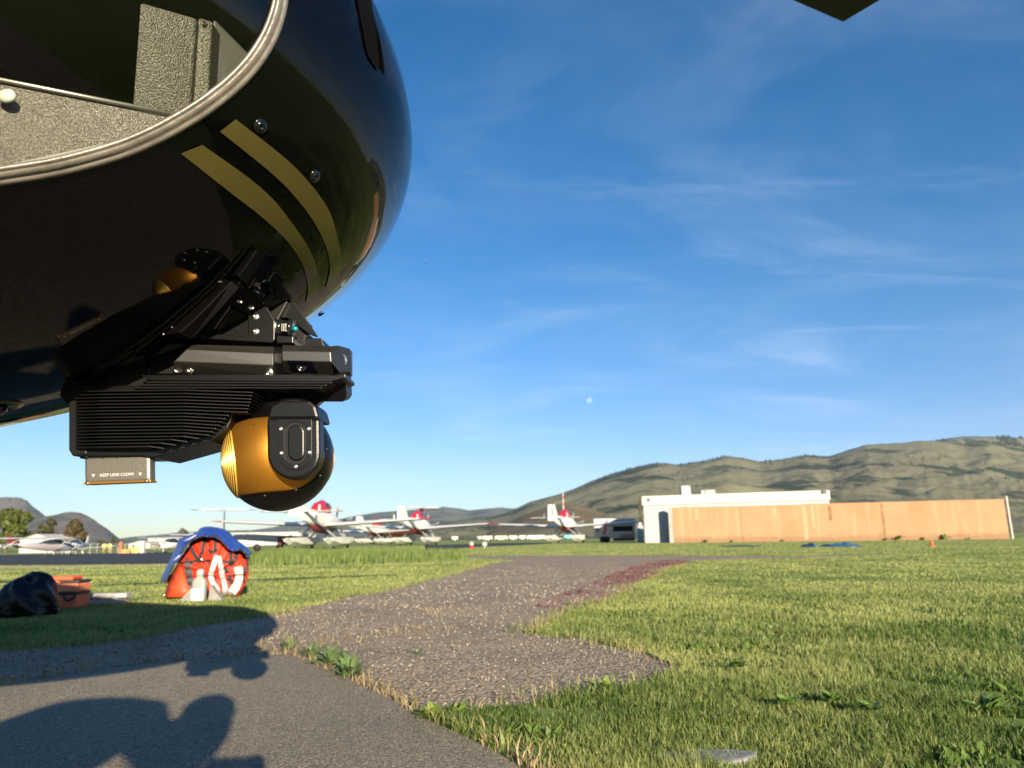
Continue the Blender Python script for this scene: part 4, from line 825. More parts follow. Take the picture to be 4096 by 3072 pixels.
# blue cover draped over the top and the left side
rowA = [(640, 2326), (650, 2300), (668, 2262), (684, 2230), (702, 2190), (716, 2160), (745, 2145), (785, 2130), (798, 2115), (815, 2108), (840, 2111), (868, 2116), (895, 2127), (915, 2145), (940, 2165), (965, 2180), (985, 2196), (998, 2212), (990, 2232)]
rowB = [(662, 2326), (672, 2304), (690, 2268), (708, 2235), (735, 2196), (765, 2164), (790, 2150), (815, 2144), (840, 2145), (868, 2150), (890, 2168), (910, 2186), (935, 2203), (955, 2198), (970, 2203), (984, 2215), (992, 2225), (996, 2232), (990, 2240)]
A = crom(rowA, 4); B = crom(rowB, 4); secs = []
for i in range(len(A)):
    row = []; b1 = B[min(int(i*(len(B)-1)/(len(A)-1)), len(B)-1)]
    for j, s in enumerate(np.linspace(0, 1, 7)):
        e = A[i]*(1-s)+b1*s; row.append(bg_(e[0], e[1], .30-.34*s**.8+.03*sin(i*.9+3*s)+.025*sin(i*.37)))
    bo = sin(pi*min(1, max(0, i/(len(A)-1)))); row = [row[0]+np.array([0, .30, -.05])*bo]+[row[0]+np.array([0, .14, .01])*bo]+row
    secs.append(row)
cv = MB().loft(secs, False, False).build('blue_cover', M_BLUEF, bag, True); so = cv.modifiers.new('thick', 'SOLIDIFY'); so.thickness = .012
tb = [A[i]*.0+B[min(i, len(B)-1)] for i in range(len(B))]
MB().tube([bg_(q[0], q[1]+1, -.045+.03*sin(i*.9+3)) for i, q in enumerate(B)], .010, 6).build('cover_hem', M_WEB, bag, True)
for p_ in ([(690, 2245), (735, 2208)], [(735, 2165), (785, 2140)]): MB().tube([bg_(*p_[0], -.03), bg_((p_[0][0]+p_[1][0])/2, (p_[0][1]+p_[1][1])/2+2, -.05), bg_(*p_[1], -.02)], .010, 6).build('cover_piping', mat('lilac tape', (.30, .30, .55), .5), bag, True)
# grey jug in front
J = aty(795, 2392, D0-.30); J[2] = 0; jx = lambda q: q*J[1]/FPX/1.0
jug = empty('plastic_jug', J, 0, 'grey plastic jug with white label standing before the red bundle', 'jug')
def rrect(w_, d_, z, n=24): return [(w_/2*np.sign(cos(a))*abs(cos(a))**.5, d_/2*np.sign(sin(a))*abs(sin(a))**.5, z) for a in np.linspace(0, 2*pi, n, endpoint=False)]
MB().loft([rrect(.138, .09, 0), rrect(.145, .095, .01), rrect(.145, .095, .19), rrect(.135, .09, .215), rrect(.10, .075, .235), rrect(.066, .066, .248), rrect(.066, .066, .262)]).build('jug_body', mat('grey plastic', (.24, .24, .225), .45), jug, True, world=False)
MB().loft([rrect(.070, .070, .258), rrect(.070, .070, .305), rrect(.058, .058, .318), rrect(.035, .035, .330)]).build('jug_cap', mat('jug cap', (.33, .33, .31), .5, bump=.6, bscale=80), jug, True, world=False)
lab = MB().box((0, -.0485, .07), (.128, .002, .118)).build('jug_label', mat('paper label', (.62, .62, .60), .6), jug, world=False)
for k in range(5): MB().box((-.005, -.0500, .115-.012*k), (.075-.012*(k % 3), .0006, .003)).build('label_line', mat('label print', (.25, .25, .27), .7), lab, world=False)
for s, lb in ((-1, 'grey metal wedge left of the plastic jug'), (1, 'grey metal wedge right of the plastic jug')):
    q = J+np.array([s*.135, .05, 0]); MB_ = MB().prism([q+np.array([-s*.055, 0, 0]), q+np.array([s*.09, 0, 0]), q+np.array([s*.075, 0, .02]), q+np.array([-s*.045, 0, .16])], (0, .10, 0))
    tag(MB_.build('metal_wedge', mat('wedge metal', (.22, .21, .20), .6, .2, var=.2, vscale=20), bev=.004), lb, 'wedge')
# black bag, orange case, boards
BP = gp(28, 2474); secs = []
bl = empty('black_bag', BP, 0, 'slumped shiny black plastic bag at the left edge on the grass', 'bag')
for k in range(15):
    t_ = k/14; z = .33*sin(t_*pi/2); r = cos(t_*pi/2)**.55; row = []
    for i in range(40):
        a = 2*pi*i/40; f_ = 1+.20*(fbm2(cos(a)*2.2+9, sin(a)*2.2+t_*4, 1, 4, 3)-.5)*2+.05*sin(a*7+t_*9); row.append((-.02+.255*r*f_*cos(a)+.03*t_, .22+.24*r*f_*sin(a), z*(1+.07*sin(a+.6)+.09*sin(a*3+1))))
    secs.append(row)
MB().loft(secs).build('bag_body', mat('black plastic', (.002, .0022, .003), .34, spec=.3, bump=.7, bscale=7, bdist=.05), bl, True, world=False)
MB().tube([(-.06, .2, .29), (.0, .2, .315), (.04, .2, .30), (.09, .2, .26)], .018, 8).build('bag_knot', MATS['black plastic'], bl, True, world=False)
CP = gp(228, 2430); case = empty('orange_case', CP, radians(7), 'orange fabric case with black zip band between black bag and boards', 'case')
M_OF = mat('orange fabric', (.62, .135, .055), .65, var=.15, vscale=10, bump=.3, bscale=80, bdist=.004)
def rbox(w_, d_, z0, z1, m, name, x=0, y=0, bev=.015, par=None):
    o_ = MB().box((x, y, (z0+z1)/2), (w_, d_, z1-z0)).build(name, m, par or case, world=False); bevel(o_, bev, 3); return o_
rbox(.47, .30, 0, .125, M_OF, 'case_base'); rbox(.475, .305, .125, .150, M_WEB, 'zip_band', bev=.004); rbox(.47, .30, .150, .235, mat('peach fabric', (.70, .22, .10), .65, var=.12, vscale=10), 'case_lid', bev=.02)
rbox(.475, .28, .236, .262, M_WEB, 'case_top', bev=.01); rbox(.37, .22, .262, .298, mat('bright orange', (.75, .09, .03), .6), 'case_pad', -.03, .02, .012)
MB().tube(crom([(-.12, -.16, .235), (-.05, -.175, .262), (.03, -.175, .262), (.08, -.16, .236)], 5), .010, 8).build('case_handle', mat('amber strap', (.70, .24, .015), .5), case, True, world=False)
MB().tube(crom([(.12, -.153, .125), (.15, -.17, .08), (.20, -.17, .085), (.225, -.153, .125)], 5), .011, 8).build('side_handle', M_WEB, case, True, world=False)
PP = gp(388, 2416); M_WOOD = mat('weathered wood', (.36, .35, .33), .8, var=.35, vscale=9, bump=.5, bscale=30)
for k, (z, dx, lb) in enumerate(((.0, .0, 'lower weathered grey board on the grass by the orange case'), (.055, .02, 'upper weathered grey board stacked by the orange case'))):
    for j in range(1):
        o_ = MB().box((0, 0, .02), (.56, .16, .045)).build('wooden_board', M_WOOD, world=False, bev=.004); o_.location = (PP[0]+dx, PP[1]+.02*k, z+.008); o_.rotation_euler = (0, 0, radians(6+2*k)); tag(o_, lb, 'board')
for k in (-.2, .2):
    o_ = MB().box((PP[0]+k, PP[1]+.03, .0555), (.05, .13, .012)).build('board_spacer', M_WOOD, bev=.002); tag(o_, 'thin wooden spacer between the two boards, '+('left' if k < 0 else 'right')+' end', 'spacer')

# ================================================================== WALL, WHITE BUILDING, FOOD TRAILER
WA = gp(2697, 2171); WB = gp(4040, 2155.5); HWl = hgt(2690, 2031, WA); HWr = hgt(4010, 1996, WB); wd_ = (WB-WA)[:2]; WL = np.linalg.norm(wd_); wx = np.array([*(wd_/WL), 0]); wn = np.array([wx[1], -wx[0], 0])
wall = empty('peach_wall', WA, 0, 'long peach plastered wall in front of the white building', 'wall')
def b_wall(t, p, co):
    n1 = noise(t, co, .35, 5, .6); st = noise(t, co, 1.0, 5, .65, (1.6, 1.6, .10)); fn = noise(t, co, 9, 5, .7)
    c = ramp(t, n1, [(.3, (.325, .178, .092)), (.7, (.375, .225, .128))]); c = mixc_(t, ramp(t, st, [(.54, (0, 0, 0)), (.68, (.7, .7, .7))]), c, (.42, .28, .175))
    c = mixc_(t, ramp(t, st, [(.30, (.5, .5, .5)), (.40, (0, 0, 0))]), c, (.30, .165, .09)); c = mixc_(t, .12, c, ramp(t, fn, [(.3, (.1, .05, .03)), (.7, (.5, .3, .18))]))
    sz = N('ShaderNodeSeparateXYZ', t); L(co, sz.inputs[0], t); gr = M('ADD', sz.outputs[2], M('MULTIPLY', noise(t, co, 1.6, 5, .7), -1.1, tree=t), tree=t)
    mk = N('ShaderNodeMapRange', t); mk.inputs[1].default_value = -.25; mk.inputs[2].default_value = .1; mk.inputs[3].default_value = .7; mk.inputs[4].default_value = 0; L(gr, mk.inputs[0], t)
    c = mixc_(t, mk.outputs[0], c, (.20, .125, .075)); bumpn(t, p, fn, .5, .04)
    L(c, p.inputs['Base Color'], t)
M_PEACH = ground_mat('peach plaster', b_wall)
cuts = [0, .225, .425, .655, 1.0]
for i in range(4):
    a, b_ = cuts[i]*WL+(.012 if i else 0), cuts[i+1]*WL-.012; h0 = HWl+(HWr-HWl)*cuts[i]+(.04, 0, .05, .01)[i]; h1 = HWl+(HWr-HWl)*cuts[i+1]; s = .02*(i % 2)
    q = lambda d_, z: WA+wx*d_+wn*s+np.array([0, 0, z])
    MB().prism([q(a, -.05), q(b_, -.05), q(b_, h1), q(a, h0)], -wn*.30).build('wall_panel', M_PEACH, wall)
MB().prism([WA+wx*0-wn*.1+np.array([0, 0, -.05]), WB-wn*.1+np.array([0, 0, -.05]), WB-wn*.1+np.array([0, 0, HWr-.03]), WA-wn*.1+np.array([0, 0, HWl-.03])], -wn*.1).build('wall_core', mat('joint dark', (.09, .06, .04), .9), wall)
MB().prism([WA+wx*-.42+wn*.04+np.array([0, 0, -.05]), WA+wx*-.02+wn*.04+np.array([0, 0, -.05]), WA+wx*-.02+wn*.04+np.array([0, 0, HWl+.1]), WA+wx*-.42+wn*.04+np.array([0, 0, HWl+.1])], -wn*.5).build('wall_post', mat('grey post', (.30, .28, .26), .8, var=.2, vscale=3), wall)
MB().cyl(WB+wx*.2, WB+wx*.2+np.array([0, 0, HWr+.25]), .10).build('wall_post', mat('pale post', (.36, .35, .33), .6), wall)
for d_, w_, z0, z1 in ((.075*WL, .35, 2.2, 3.25), (.33*WL, .22, 2.5, 3.3), (.42*WL, .30, .15, 3.3), (.445*WL, .30, 1.2, 3.3)):
    q = WA+wx*d_+wn*.026; MB().prism([q+np.array([0, 0, z0]), q+wx*w_+np.array([0, 0, z0]), q+wx*w_+np.array([0, 0, z1]), q+np.array([0, 0, z1])], -wn*.0255).build('pale_patch', mat('pale plaster patch', (.40, .25, .15), .9, var=.12, vscale=2), wall)
for d_, w_, z0, z1 in ((.5*WL, .28, 1.9, 3.25), (.657*WL, .16, .1, 3.3)):
    q = WA+wx*d_+wn*.030; MB().prism([q+np.array([0, 0, z0]), q+wx*w_+np.array([0, 0, z0]), q+wx*w_*.9+np.array([0, 0, z1]), q+np.array([0, 0, z1])], -wn*.0295).build('dark_stain', mat('damp stain', (.22, .125, .065), .9, var=.3, vscale=2), wall)
lbs = ['first', 'second', 'third', 'fourth', 'fifth', 'sixth', 'seventh', 'eighth']
for k, (x, s) in enumerate(((2840, .35), (2955, .22), (3168, .2), (3580, .25), (3628, .5), (3725, .25), (3800, .55), (3890, .22))):
    P = WA+wx*((x-2697)/(4040-2697))*WL*1.0+wn*.25; weed((P[0], P[1], 0), s, 14, 'dark', 'weed growing at the foot of the peach wall, %s from the left' % lbs[k], .9, 'weeds along the wall foot')
# white building
BA = gd(2580, WA[1]+2.2); dB = BA[1]; BB = aty(3332, 2150, dB*.945); BB[2] = 0; bx = (BB-BA); BLn = np.linalg.norm(bx); bx = bx/BLn; bn = np.array([bx[1], -bx[0], 0]); HB_ = hgt(2572, 1986, BA); HBr = hgt(3326, 1961, BB)
wb = empty('white_building', BA, 0, 'low white sided building with flat roof behind the peach wall', 'building')
M_WS = mat('white siding', (.34, .355, .365), .6, var=.06, vscale=.5); M_WS2 = mat('white trim', (.44, .44, .41), .5)
def q(d_, z, o=0.0): return BA+bx*d_+bn*o+np.array([0, 0, z])
MB().prism([q(0, 0), q(BLn, 0), q(BLn, HBr-.9), q(0, HB_-.9)], -bn*12).build('wall', M_WS, wb)
ns = 24
for k in range(ns):
    z = .1+k*(HB_-1.1)/ns; z1 = z+(HB_-1.1)/ns; MB().prism([q(.02, z), q(2.45, z), q(2.45, z1-.02), q(.02, z1-.02)], bn*.03).build('siding_board', M_WS, wb)
for k in range(8):
    z = HB_-3.4+k*.30; MB().prism([q(4.35, z), q(BLn-.02, z+.0), q(BLn-.02, z+.28), q(4.35, z+.28)], bn*.03).build('siding_board', M_WS, wb)
fas = MB().prism([q(-.1, HB_-.9), q(BLn+.1, HBr-.9), q(BLn+.1, HBr), q(-.1, HB_)], bn*.18).build('fascia', M_WS2, wb)
MB().prism([q(-.1, HB_-.9), q(BLn+.1, HBr-.9), q(BLn+.1, HBr-.02), q(-.1, HB_-.02)], -bn*12.2).build('roof', mat('roof membrane', (.3, .3, .29), .8), wb)
MB().prism([q(2.5, .1), q(4.3, .1), q(4.3, HB_-2.1), q(2.5, HB_-2.1)], bn*.06).build('sliding_door', mat('cream door', (.52, .50, .43), .6), wb)
MB().prism([q(2.5, HB_-2.1), q(4.0, HB_-2.1), q(4.0, HB_-1.0), q(2.5, HB_-1.0)], bn*.05).build('upper_panel', mat('cream panel', (.50, .49, .44), .6), wb)
MB().prism([q(3.6, HB_-1.75), q(4.3, HB_-1.75), q(4.3, HB_-1.15), q(3.6, HB_-1.15)], bn*.45).build('wall_vent', mat('vent dark', (.10, .09, .08), .7), wb)
for x, ww, hh_, lb, c_ in ((2760, .9, 1.1, 0, (.35, .35, .34)), (2835, .5, .55, 0, (.42, .42, .41)), (2862, 1.1, .6, 0, (.22, .23, .23))):
    d_ = (x-2580)/752*BLn; P = q(d_, HB_+(HBr-HB_)*d_/BLn-.05, -2.0); u = MB().box(P+np.array([0, 0, hh_/2]), (ww, .9, hh_)).build('roof_unit', mat('unit%d' % x, c_, .6), wb, bev=.03)
    if x == 2760:
        for k in range(3): MB().box(P+np.array([0, -.48, .25+.3*k]), (ww*1.05, .06, .1)).build('louvre', M_WS2, u)
MB().box(q(.6, HB_-.35, .25), (.25, .15, .3)).build('wall_lamp', mat('lamp dark', (.05, .05, .05), .6), wb)
MB().box(q(BLn-.4, HBr-.15, .25), (.4, .2, .3)).build('wall_lamp', mat('lamp dark', (.05, .05, .05), .6), wb)
# food trailer
FA = gp(2455, 2170); fz = hgt(2420, 2075, FA); tr = empty('food_trailer', FA, radians(-14), 'white service trailer with red stripes and open serving hatch beside white building', 'trailer')
M_TW = mat('trailer shade tinted white', (.44, .44, .47), .5); M_TR = mat('stripe red', (.45, .06, .03), .5)  # white body; the lilac of its shaded side is mixed into the colour
def tb_(c, d, m, name, par=tr, bev=0.0): return MB().box(c, d).build(name, m, par, world=False, bev=bev)
W1 = 75*FA[1]/FPX; W2 = 82*FA[1]/FPX
tb_((-W1/2, 1.0, .35+fz/2-.1), (W1, 2.2, fz-.45), M_TW, 'trailer_body', bev=.06)
tb_((W2/2, .6, .3+.5), (W2, 2.0, 1.0), M_TW, 'hatch_lower'); tb_((W2/2, 1.0, fz-.45), (W2, 2.2, .9), M_WS2, 'hatch_upper', bev=.05)
tb_((W2/2, 1.3, 1.6), (W2-.1, 1.4, 1.2), mat('hatch interior', (.02, .02, .022), .8), 'hatch_interior')
tb_((W2-.1, .6, 1.5), (.14, 2.0, 2.2), M_TW, 'trailer_post'); tb_((W2/2, -.45, .35), (W2, .08, .35), mat('skirt dark', (.05, .05, .06), .7), 'trailer_skirt')
for k in range(8): MB().prism([(.9+k*.22, -.50, .55), (1.0+k*.22, -.50, .55), (.90+k*.22, -.50, .95), (.80+k*.22, -.50, .95)], (0, .06, 0)).build('chevron', M_TR, tr, world=False)
MB().prism([(-W1*.55, -.13, .9), (-W1*.42, -.13, .9), (-W1*.25, -.13, fz-.25), (-W1*.38, -.13, fz-.25)], (0, .05, 0)).build('red_stripe', M_TR, tr, world=False)
tb_((-W1*.12, -.12, fz-.75), (W1*.24, .05, .22), M_TR, 'red_stripe'); tb_((W2/2, -.2, fz-.25), (W2, .9, .08), M_WS2, 'awning')
for x in (-W1*.55, -W1*.35): MB().cyl((x, -.16, .38), (x, .12, .38), .38, n=20).build('wheel', mat('tyre', (.015, .015, .015), .8), tr, True, world=False)
MB().box((-W1*.8, -.13, 1.5), (.3, .03, .4)).build('trailer_emblem', mat('emblem dark', (.10, .06, .06), .7), tr, world=False)
# people-sized white tank and bin beside the building
P = gd(2562, 96); t0 = empty('gas_bottle', P, 0, 'white gas bottle beside the left corner of the white building', 'gas bottle'); MB().lathe((0, 0, 0), (0, 0, 1), [(.35, 0), (.42, .1), (.42, 1.9), (.3, 2.15), (.1, 2.2), (.1, 2.4)], 18).build('tank', M_WS2, t0, True, world=False); MB().lathe((0, 0, 2.2), (0, 0, 1), [(.2, 0), (.22, .25), (.18, .3)], 12, False).build('collar', M_WS, t0, True, world=False)

# ================================================================== AIRCRAFT
M_PW = mat('plane white', (.62, .62, .59), .35, spec=.5); M_PR = mat('plane red', (.42, .015, .03), .4); M_PG = mat('plane grey', (.20, .21, .23), .5); M_PM = mat('plane maroon', (.12, .02, .025), .4); M_GLASS = mat('cockpit glass', (.02, .03, .04), .08, spec=.8); M_TY = mat('rubber', (.012, .012, .012), .8)
def oval(x, w_, h_, z, n=18): return [(x, w_*cos(a), z+h_*sin(a)) for a in np.linspace(0, 2*pi, n, endpoint=False)]
def lbuild(mb, name, m, root, smooth=False, bev=0): return mb.build(name, m, root, smooth, world=False, bev=bev)
def wing(x0, c0, y0, z0, x1, c1, y1, z1, th=.24):
    f_ = lambda x, c, y, z, t: [(x+c*.5, y, z), (x+c*.28, y, z+t*.8), (x, y, z+t), (x-c*.5, y, z+.02), (x-c*.5, y, z-.01), (x, y, z-t*.6), (x+c*.3, y, z-t*.6)]
    return MB().loft([f_(x0, c0, y0, z0, th), f_(x1, c1, y1, z1, th*.6)])
def fire_boss(loc, rz, label, num, group):
    r = empty('float_plane', loc, rz, label, 'float plane', group)
    fu = lbuild(MB().loft([oval(5.3, .3, .3, 2.25), oval(5.0, .45, .48, 2.25), oval(3.2, .6, .72, 2.3), oval(1.5, .62, .85, 2.35), oval(-.5, .6, .85, 2.4), oval(-3, .4, .6, 2.5), oval(-6, .12, .28, 2.7)]), 'fuselage', M_PW, r, True)
    lbuild(MB().loft([oval(2.2, .3, .1, 3.0), oval(1.4, .52, .55, 3.2), oval(.2, .56, .75, 3.25), oval(-1.2, .48, .6, 3.15), oval(-2.6, .25, .2, 2.95)]), 'canopy_hump', M_PR, r, True)
    lbuild(MB().loft([oval(1.7, .47, .22, 3.45), oval(1.0, .56, .36, 3.5), oval(.2, .585, .36, 3.5), oval(-.3, .56, .22, 3.48)]), 'canopy_glass', M_GLASS, r, True)
    lbuild(MB().loft([oval(4.4, .3, .25, 1.72), oval(2.5, .5, .4, 1.6), oval(-.8, .5, .35, 1.65), oval(-2.6, .3, .2, 1.95)]), 'hopper_belly', M_PM, r, True)
    for s in (-1, 1):
        lbuild(wing(.9, 2.1, s*.4, 1.9, .8, 1.75, s*8.2, 2.32), 'wing', M_PW, r); lbuild(wing(.8, 1.76, s*8.2, 2.322, .8, 1.65, s*9.1, 2.37, .081), 'wing_tip', M_PR, r)
        st = lbuild(wing(-5.2, 1.2, s*.1, 2.85, -5.3, .95, s*2.75, 2.85, .07), 'stabiliser', M_PW, r); lbuild(wing(-5.3, .96, s*2.75, 2.851, -5.3, .9, s*3.05, 2.851, .05), 'stabiliser_tip', M_PR, st)
        fl = lbuild(MB().loft([[(x, s*1.55+w_*a, z) for a, z in ((-1, z0+.3), (-1, z1), (1, z1), (1, z0+.3), (0, z0))] for x, w_, z0, z1 in ((5.0, .08, .7, .85), (4.4, .36, .35, .92), (2, .46, .12, .95), (-.8, .46, .12, .95), (-3.0, .36, .35, .88), (-4.3, .12, .62, .80))]), 'float', M_PW, r)
        for x in (2.4, -.8): lbuild(MB().tube([(x, s*1.55, .9), (x-.2, s*.5, 1.75)], .07, 8), 'float_strut', M_PG, r, True)
        for x in (3.4, -1.5): lbuild(MB().cyl((x, s*1.55-.08, .22), (x, s*1.55+.08, .22), .22, n=14), 'float_wheel', M_TY, fl, True)
        lbuild(MB().box((-5.25, s*1.3, 3.05), (.4, .06, .6)), 'finlet', M_PW, r)
    fin = lbuild(MB().prism([(-3.9, 0, 2.85), (-6.15, 0, 2.5), (-6.3, 0, 4.25), (-5.6, 0, 4.3)], (0, .14, 0)), 'tail_fin', M_PW, r, bev=.03)
    ru = lbuild(MB().prism([(-5.75, .02, 2.5), (-6.35, .66, 2.5), (-6.45, .60, 4.22), (-5.75, .02, 4.28)], (.05, .05, 0)), 'rudder', M_PW, r, bev=.02)
    t_ = text_mesh(num, 1.0, M_PR, 'rudder_number', None, (0, 0, 0), (.62, -.62, 0), (0, 0, 1), .02); t_.parent = ru; t_.location = (-6.11, .30, 3.40)
    hb = lbuild(MB().ball((5.45, 0, 2.25), (.3, .22, .22), 12, 8), 'spinner', M_PG, r, True)
    for k in range(5):
        a = 2*pi*k/5+.3; lbuild(MB().prism([(5.45, .08*cos(a+1.57), 2.25+.08*sin(a+1.57)), (5.45, 1.45*cos(a), 2.25+1.45*sin(a)), (5.45, 1.45*cos(a+.1), 2.25+1.45*sin(a+.1)), (5.45, .08*cos(a-1.57), 2.25+.08*sin(a-1.57))], (.04, 0, 0)), 'propeller_blade', M_PG, hb)
    return r
GF = 'float planes parked in a row'
def face(az): return pi/2-az     # heading: azimuth to the right of straight ahead
fire_boss(gd(1278, 60), face(radians(0)), 'white float plane with red number 7 on its fin, nearest the gimbal', '7', GF)
fire_boss(gd(1668, 84), face(radians(6)), 'white float plane in the middle of the row, before the T tailed plane', '8', GF)
fire_boss(gd(1500, 116), face(radians(10)), 'small distant float plane between the first and second of the row', '4', GF)
fire_boss(gd(2262, 86), face(radians(15)), 'white float plane parked left of the service trailer', '1', GF)
def ttail(loc, rz, label, H, span, body, group):
    r = empty('tee_tail_plane', loc, rz, label, 'plane', group); z = 2.1
    lbuild(MB().loft([oval(7.5, .1, .1, z-.2), oval(7.0, .6, .6, z-.1), oval(5.5, 1.0, 1.05, z), oval(0, 1.05, 1.1, z), oval(-4, .8, .85, z+.25), oval(-8, .18, .3, z+.8)]), 'fuselage', body, r, True)
    lbuild(MB().loft([oval(6.4, .45, .3, z+.55), oval(5.8, .8, .45, z+.6), oval(5.2, .8, .3, z+.75)]), 'cockpit_window', M_GLASS, r, True)
    for s in (-1, 1):
        lbuild(wing(1, 2.6, s*.7, z+.6, .8, 1.4, s*9.2, z+.9, .2), 'wing', M_PW, r)
        na = lbuild(MB().loft([oval(3.6, .3, .3, z+.5), oval(3.2, .5, .5, z+.5), oval(1, .5, .5, z+.5), oval(-1, .2, .2, z+.6)]), 'engine_nacelle', M_PW, r, True); na.data.transform(Matrix.Translation((0, s*3.0, 0)))
        ik = lbuild(MB().lathe((3.62, s*3.0, z+.45), (1, 0, 0), [(.28, 0), (.3, .05), (.2, .12), (.05, .3)], 14), 'spinner', M_TY, na, True)
        for k in range(4):
            a = pi*k/2+.4; lbuild(MB().prism([(3.75, s*3.0+.07*cos(a+1.57), z+.45+.07*sin(a+1.57)), (3.75, s*3.0+1.3*cos(a), z+.45+1.3*sin(a)), (3.75, s*3.0+1.3*cos(a+.12), z+.45+1.3*sin(a+.12)), (3.75, s*3.0+.07*cos(a-1.57), z+.45+.07*sin(a-1.57))], (.05, 0, 0)), 'propeller_blade', M_PG, ik)
        lbuild(wing(-8.4, 1.5, s*.05, H, -8.6, 1.0, s*span*.40, H+.05, .12), 'stabiliser', M_PW, r); lbuild(wing(-8.6, 1.02, s*span*.40, H+.052, -8.6, .9, s*span*.5, H+.06, .075), 'stabiliser_tip', M_PM, r)
        lbuild(MB().box((-8.95, s*span*.19, H+.16), (.35, span*.27, .16)), 'elevator', M_WS2, r)
        lbuild(MB().cyl((.5, s*2.9-.15, .5), (.5, s*2.9+.15, .5), .5, n=16), 'main_wheel', M_TY, r, True); lbuild(MB().tube([(.5, s*2.9, .5), (.5, s*2.9, 2.2)], .09, 8), 'gear_leg', M_PG, r, True)
    lbuild(MB().prism([(-5.2, -.09, z+.9), (-8.4, -.09, z+.8), (-9.2, -.09, H+.05), (-7.9, -.09, H+.05)], (0, .18, 0)), 'tail_fin', M_PG if body is M_PW else M_PM, r, bev=.04)
    lbuild(MB().cyl((6.2, -.1, .35), (6.2, .1, .35), .35, n=14), 'nose_wheel', M_TY, r, True); lbuild(MB().tube([(6.2, 0, .35), (6.1, 0, 1.4)], .07, 8), 'gear_leg', M_PG, r, True)
    return r
P = gd(880, 118); h_ = hgt(880, 2040, P); ttail(gd(905, 127), face(radians(-17)), 'plane with a red tipped T tail rising above the blue covered bundle', h_, 245*118/FPX, M_PW, 'planes with T tails')
P = gd(1615, 134); h_ = hgt(1615, 2034, P); ttail(gd(1590, 140), face(radians(-40)), 'maroon plane with a T tail behind the float planes', h_, 205*134/FPX, M_PM, 'planes with T tails')
def cessna(loc, rz, label, low=False, dark=False, group='small planes on the taxiway'):
    r = empty('light_plane', loc, rz, label, 'light plane', group); z = 1.25; bm = M_PG if dark else M_PW
    lbuild(MB().loft([oval(2.6, .25, .25, z), oval(2.4, .42, .42, z), oval(1.5, .55, .52, z), oval(.6, .56, .6, z+.05), oval(-1.2, .45, .5, z+.1), oval(-5.0, .1, .16, z+.3)]), 'fuselage', bm, r, True)
    lbuild(MB().loft([oval(1.5, .35, .1, z+.5), oval(1.0, .5, .40, z+.55), oval(-.3, .5, .42, z+.55), oval(-1.6, .3, .1, z+.5)]), 'cabin_glass', M_GLASS, r, True)
    lbuild(MB().loft([oval(2.45, .43, .07, z-.05), oval(.5, .575, .09, z-.05), oval(-1.2, .465, .08, z+.05), oval(-4.5, .16, .04, z+.3)]), 'side_stripe', M_PR, r, True)
    zw = z-.35 if low else z+.98
    for s in (-1, 1):
        lbuild(wing(.3, 1.5, s*.35, zw, .25, 1.2, s*5.2, zw+(.35 if low else .10), .12), 'wing', M_PW, r); lbuild(wing(.25, 1.21, s*5.2, zw+(.352 if low else .102), .25, .95, s*5.5, zw+(.37 if low else .11), .075), 'wing_tip', M_PM, r)
        if not low: lbuild(MB().tube([(.4, s*.5, z-.4), (.4, s*2.6, zw)], .04, 6), 'wing_strut', M_PW, r, True)
        lbuild(MB().tube([(-.1, s*.4, z-.4), (-.1, s*1.1, .25)], .05, 6), 'gear_leg', M_PW, r, True); lbuild(MB().cyl((-.1, s*1.1-.07, .22), (-.1, s*1.1+.07, .22), .22, n=14), 'main_wheel', M_TY, r, True)
        lbuild(wing(-4.6, .9, s*.08, z+.35, -4.7, .6, s*1.7, z+.38, .05), 'stabiliser', M_PW, r)
    lbuild(MB().prism([(-3.9, -.04, z+.35), (-5.2, -.04, z+.3), (-5.4, -.04, z+1.5), (-4.9, -.04, z+1.5)], (0, .08, 0)), 'tail_fin', M_PM if dark else M_PW, r, bev=.02)
    lbuild(MB().tube([(1.9, 0, z-.3), (2.0, 0, .2)], .05, 6), 'nose_leg', M_PW, r, True); lbuild(MB().cyl((2.0, -.06, .2), (2.0, .06, .2), .2, n=14), 'nose_wheel', M_TY, r, True)
    sp = lbuild(MB().ball((2.7, 0, z), (.25, .14, .14), 10, 6), 'spinner', M_PM, r, True)
    for k in range(2):
        a = pi*k+.5; lbuild(MB().prism([(2.72, .05*cos(a+1.57), z+.05*sin(a+1.57)), (2.72, .95*cos(a), z+.95*sin(a)), (2.72, .95*cos(a+.12), z+.95*sin(a+.12)), (2.72, .05*cos(a-1.57), z+.05*sin(a-1.57))], (.03, 0, 0)), 'propeller_blade', M_PG, sp)
    return r
cessna(gd(-40, 79)+np.array([0, 0, .006]), radians(-38), 'white high winged plane with red stripe cut by the left edge')
cessna(gd(205, 92)+np.array([0, 0, .006]), radians(62), 'grey tailed high winged plane seen from behind beside the white house', False, True)
cessna(gd(305, 100), radians(-75), 'low winged white plane before the wire fence', True)
cessna(gd(690, 105), radians(-100), 'white high winged plane half hidden behind the left of the blue cover')

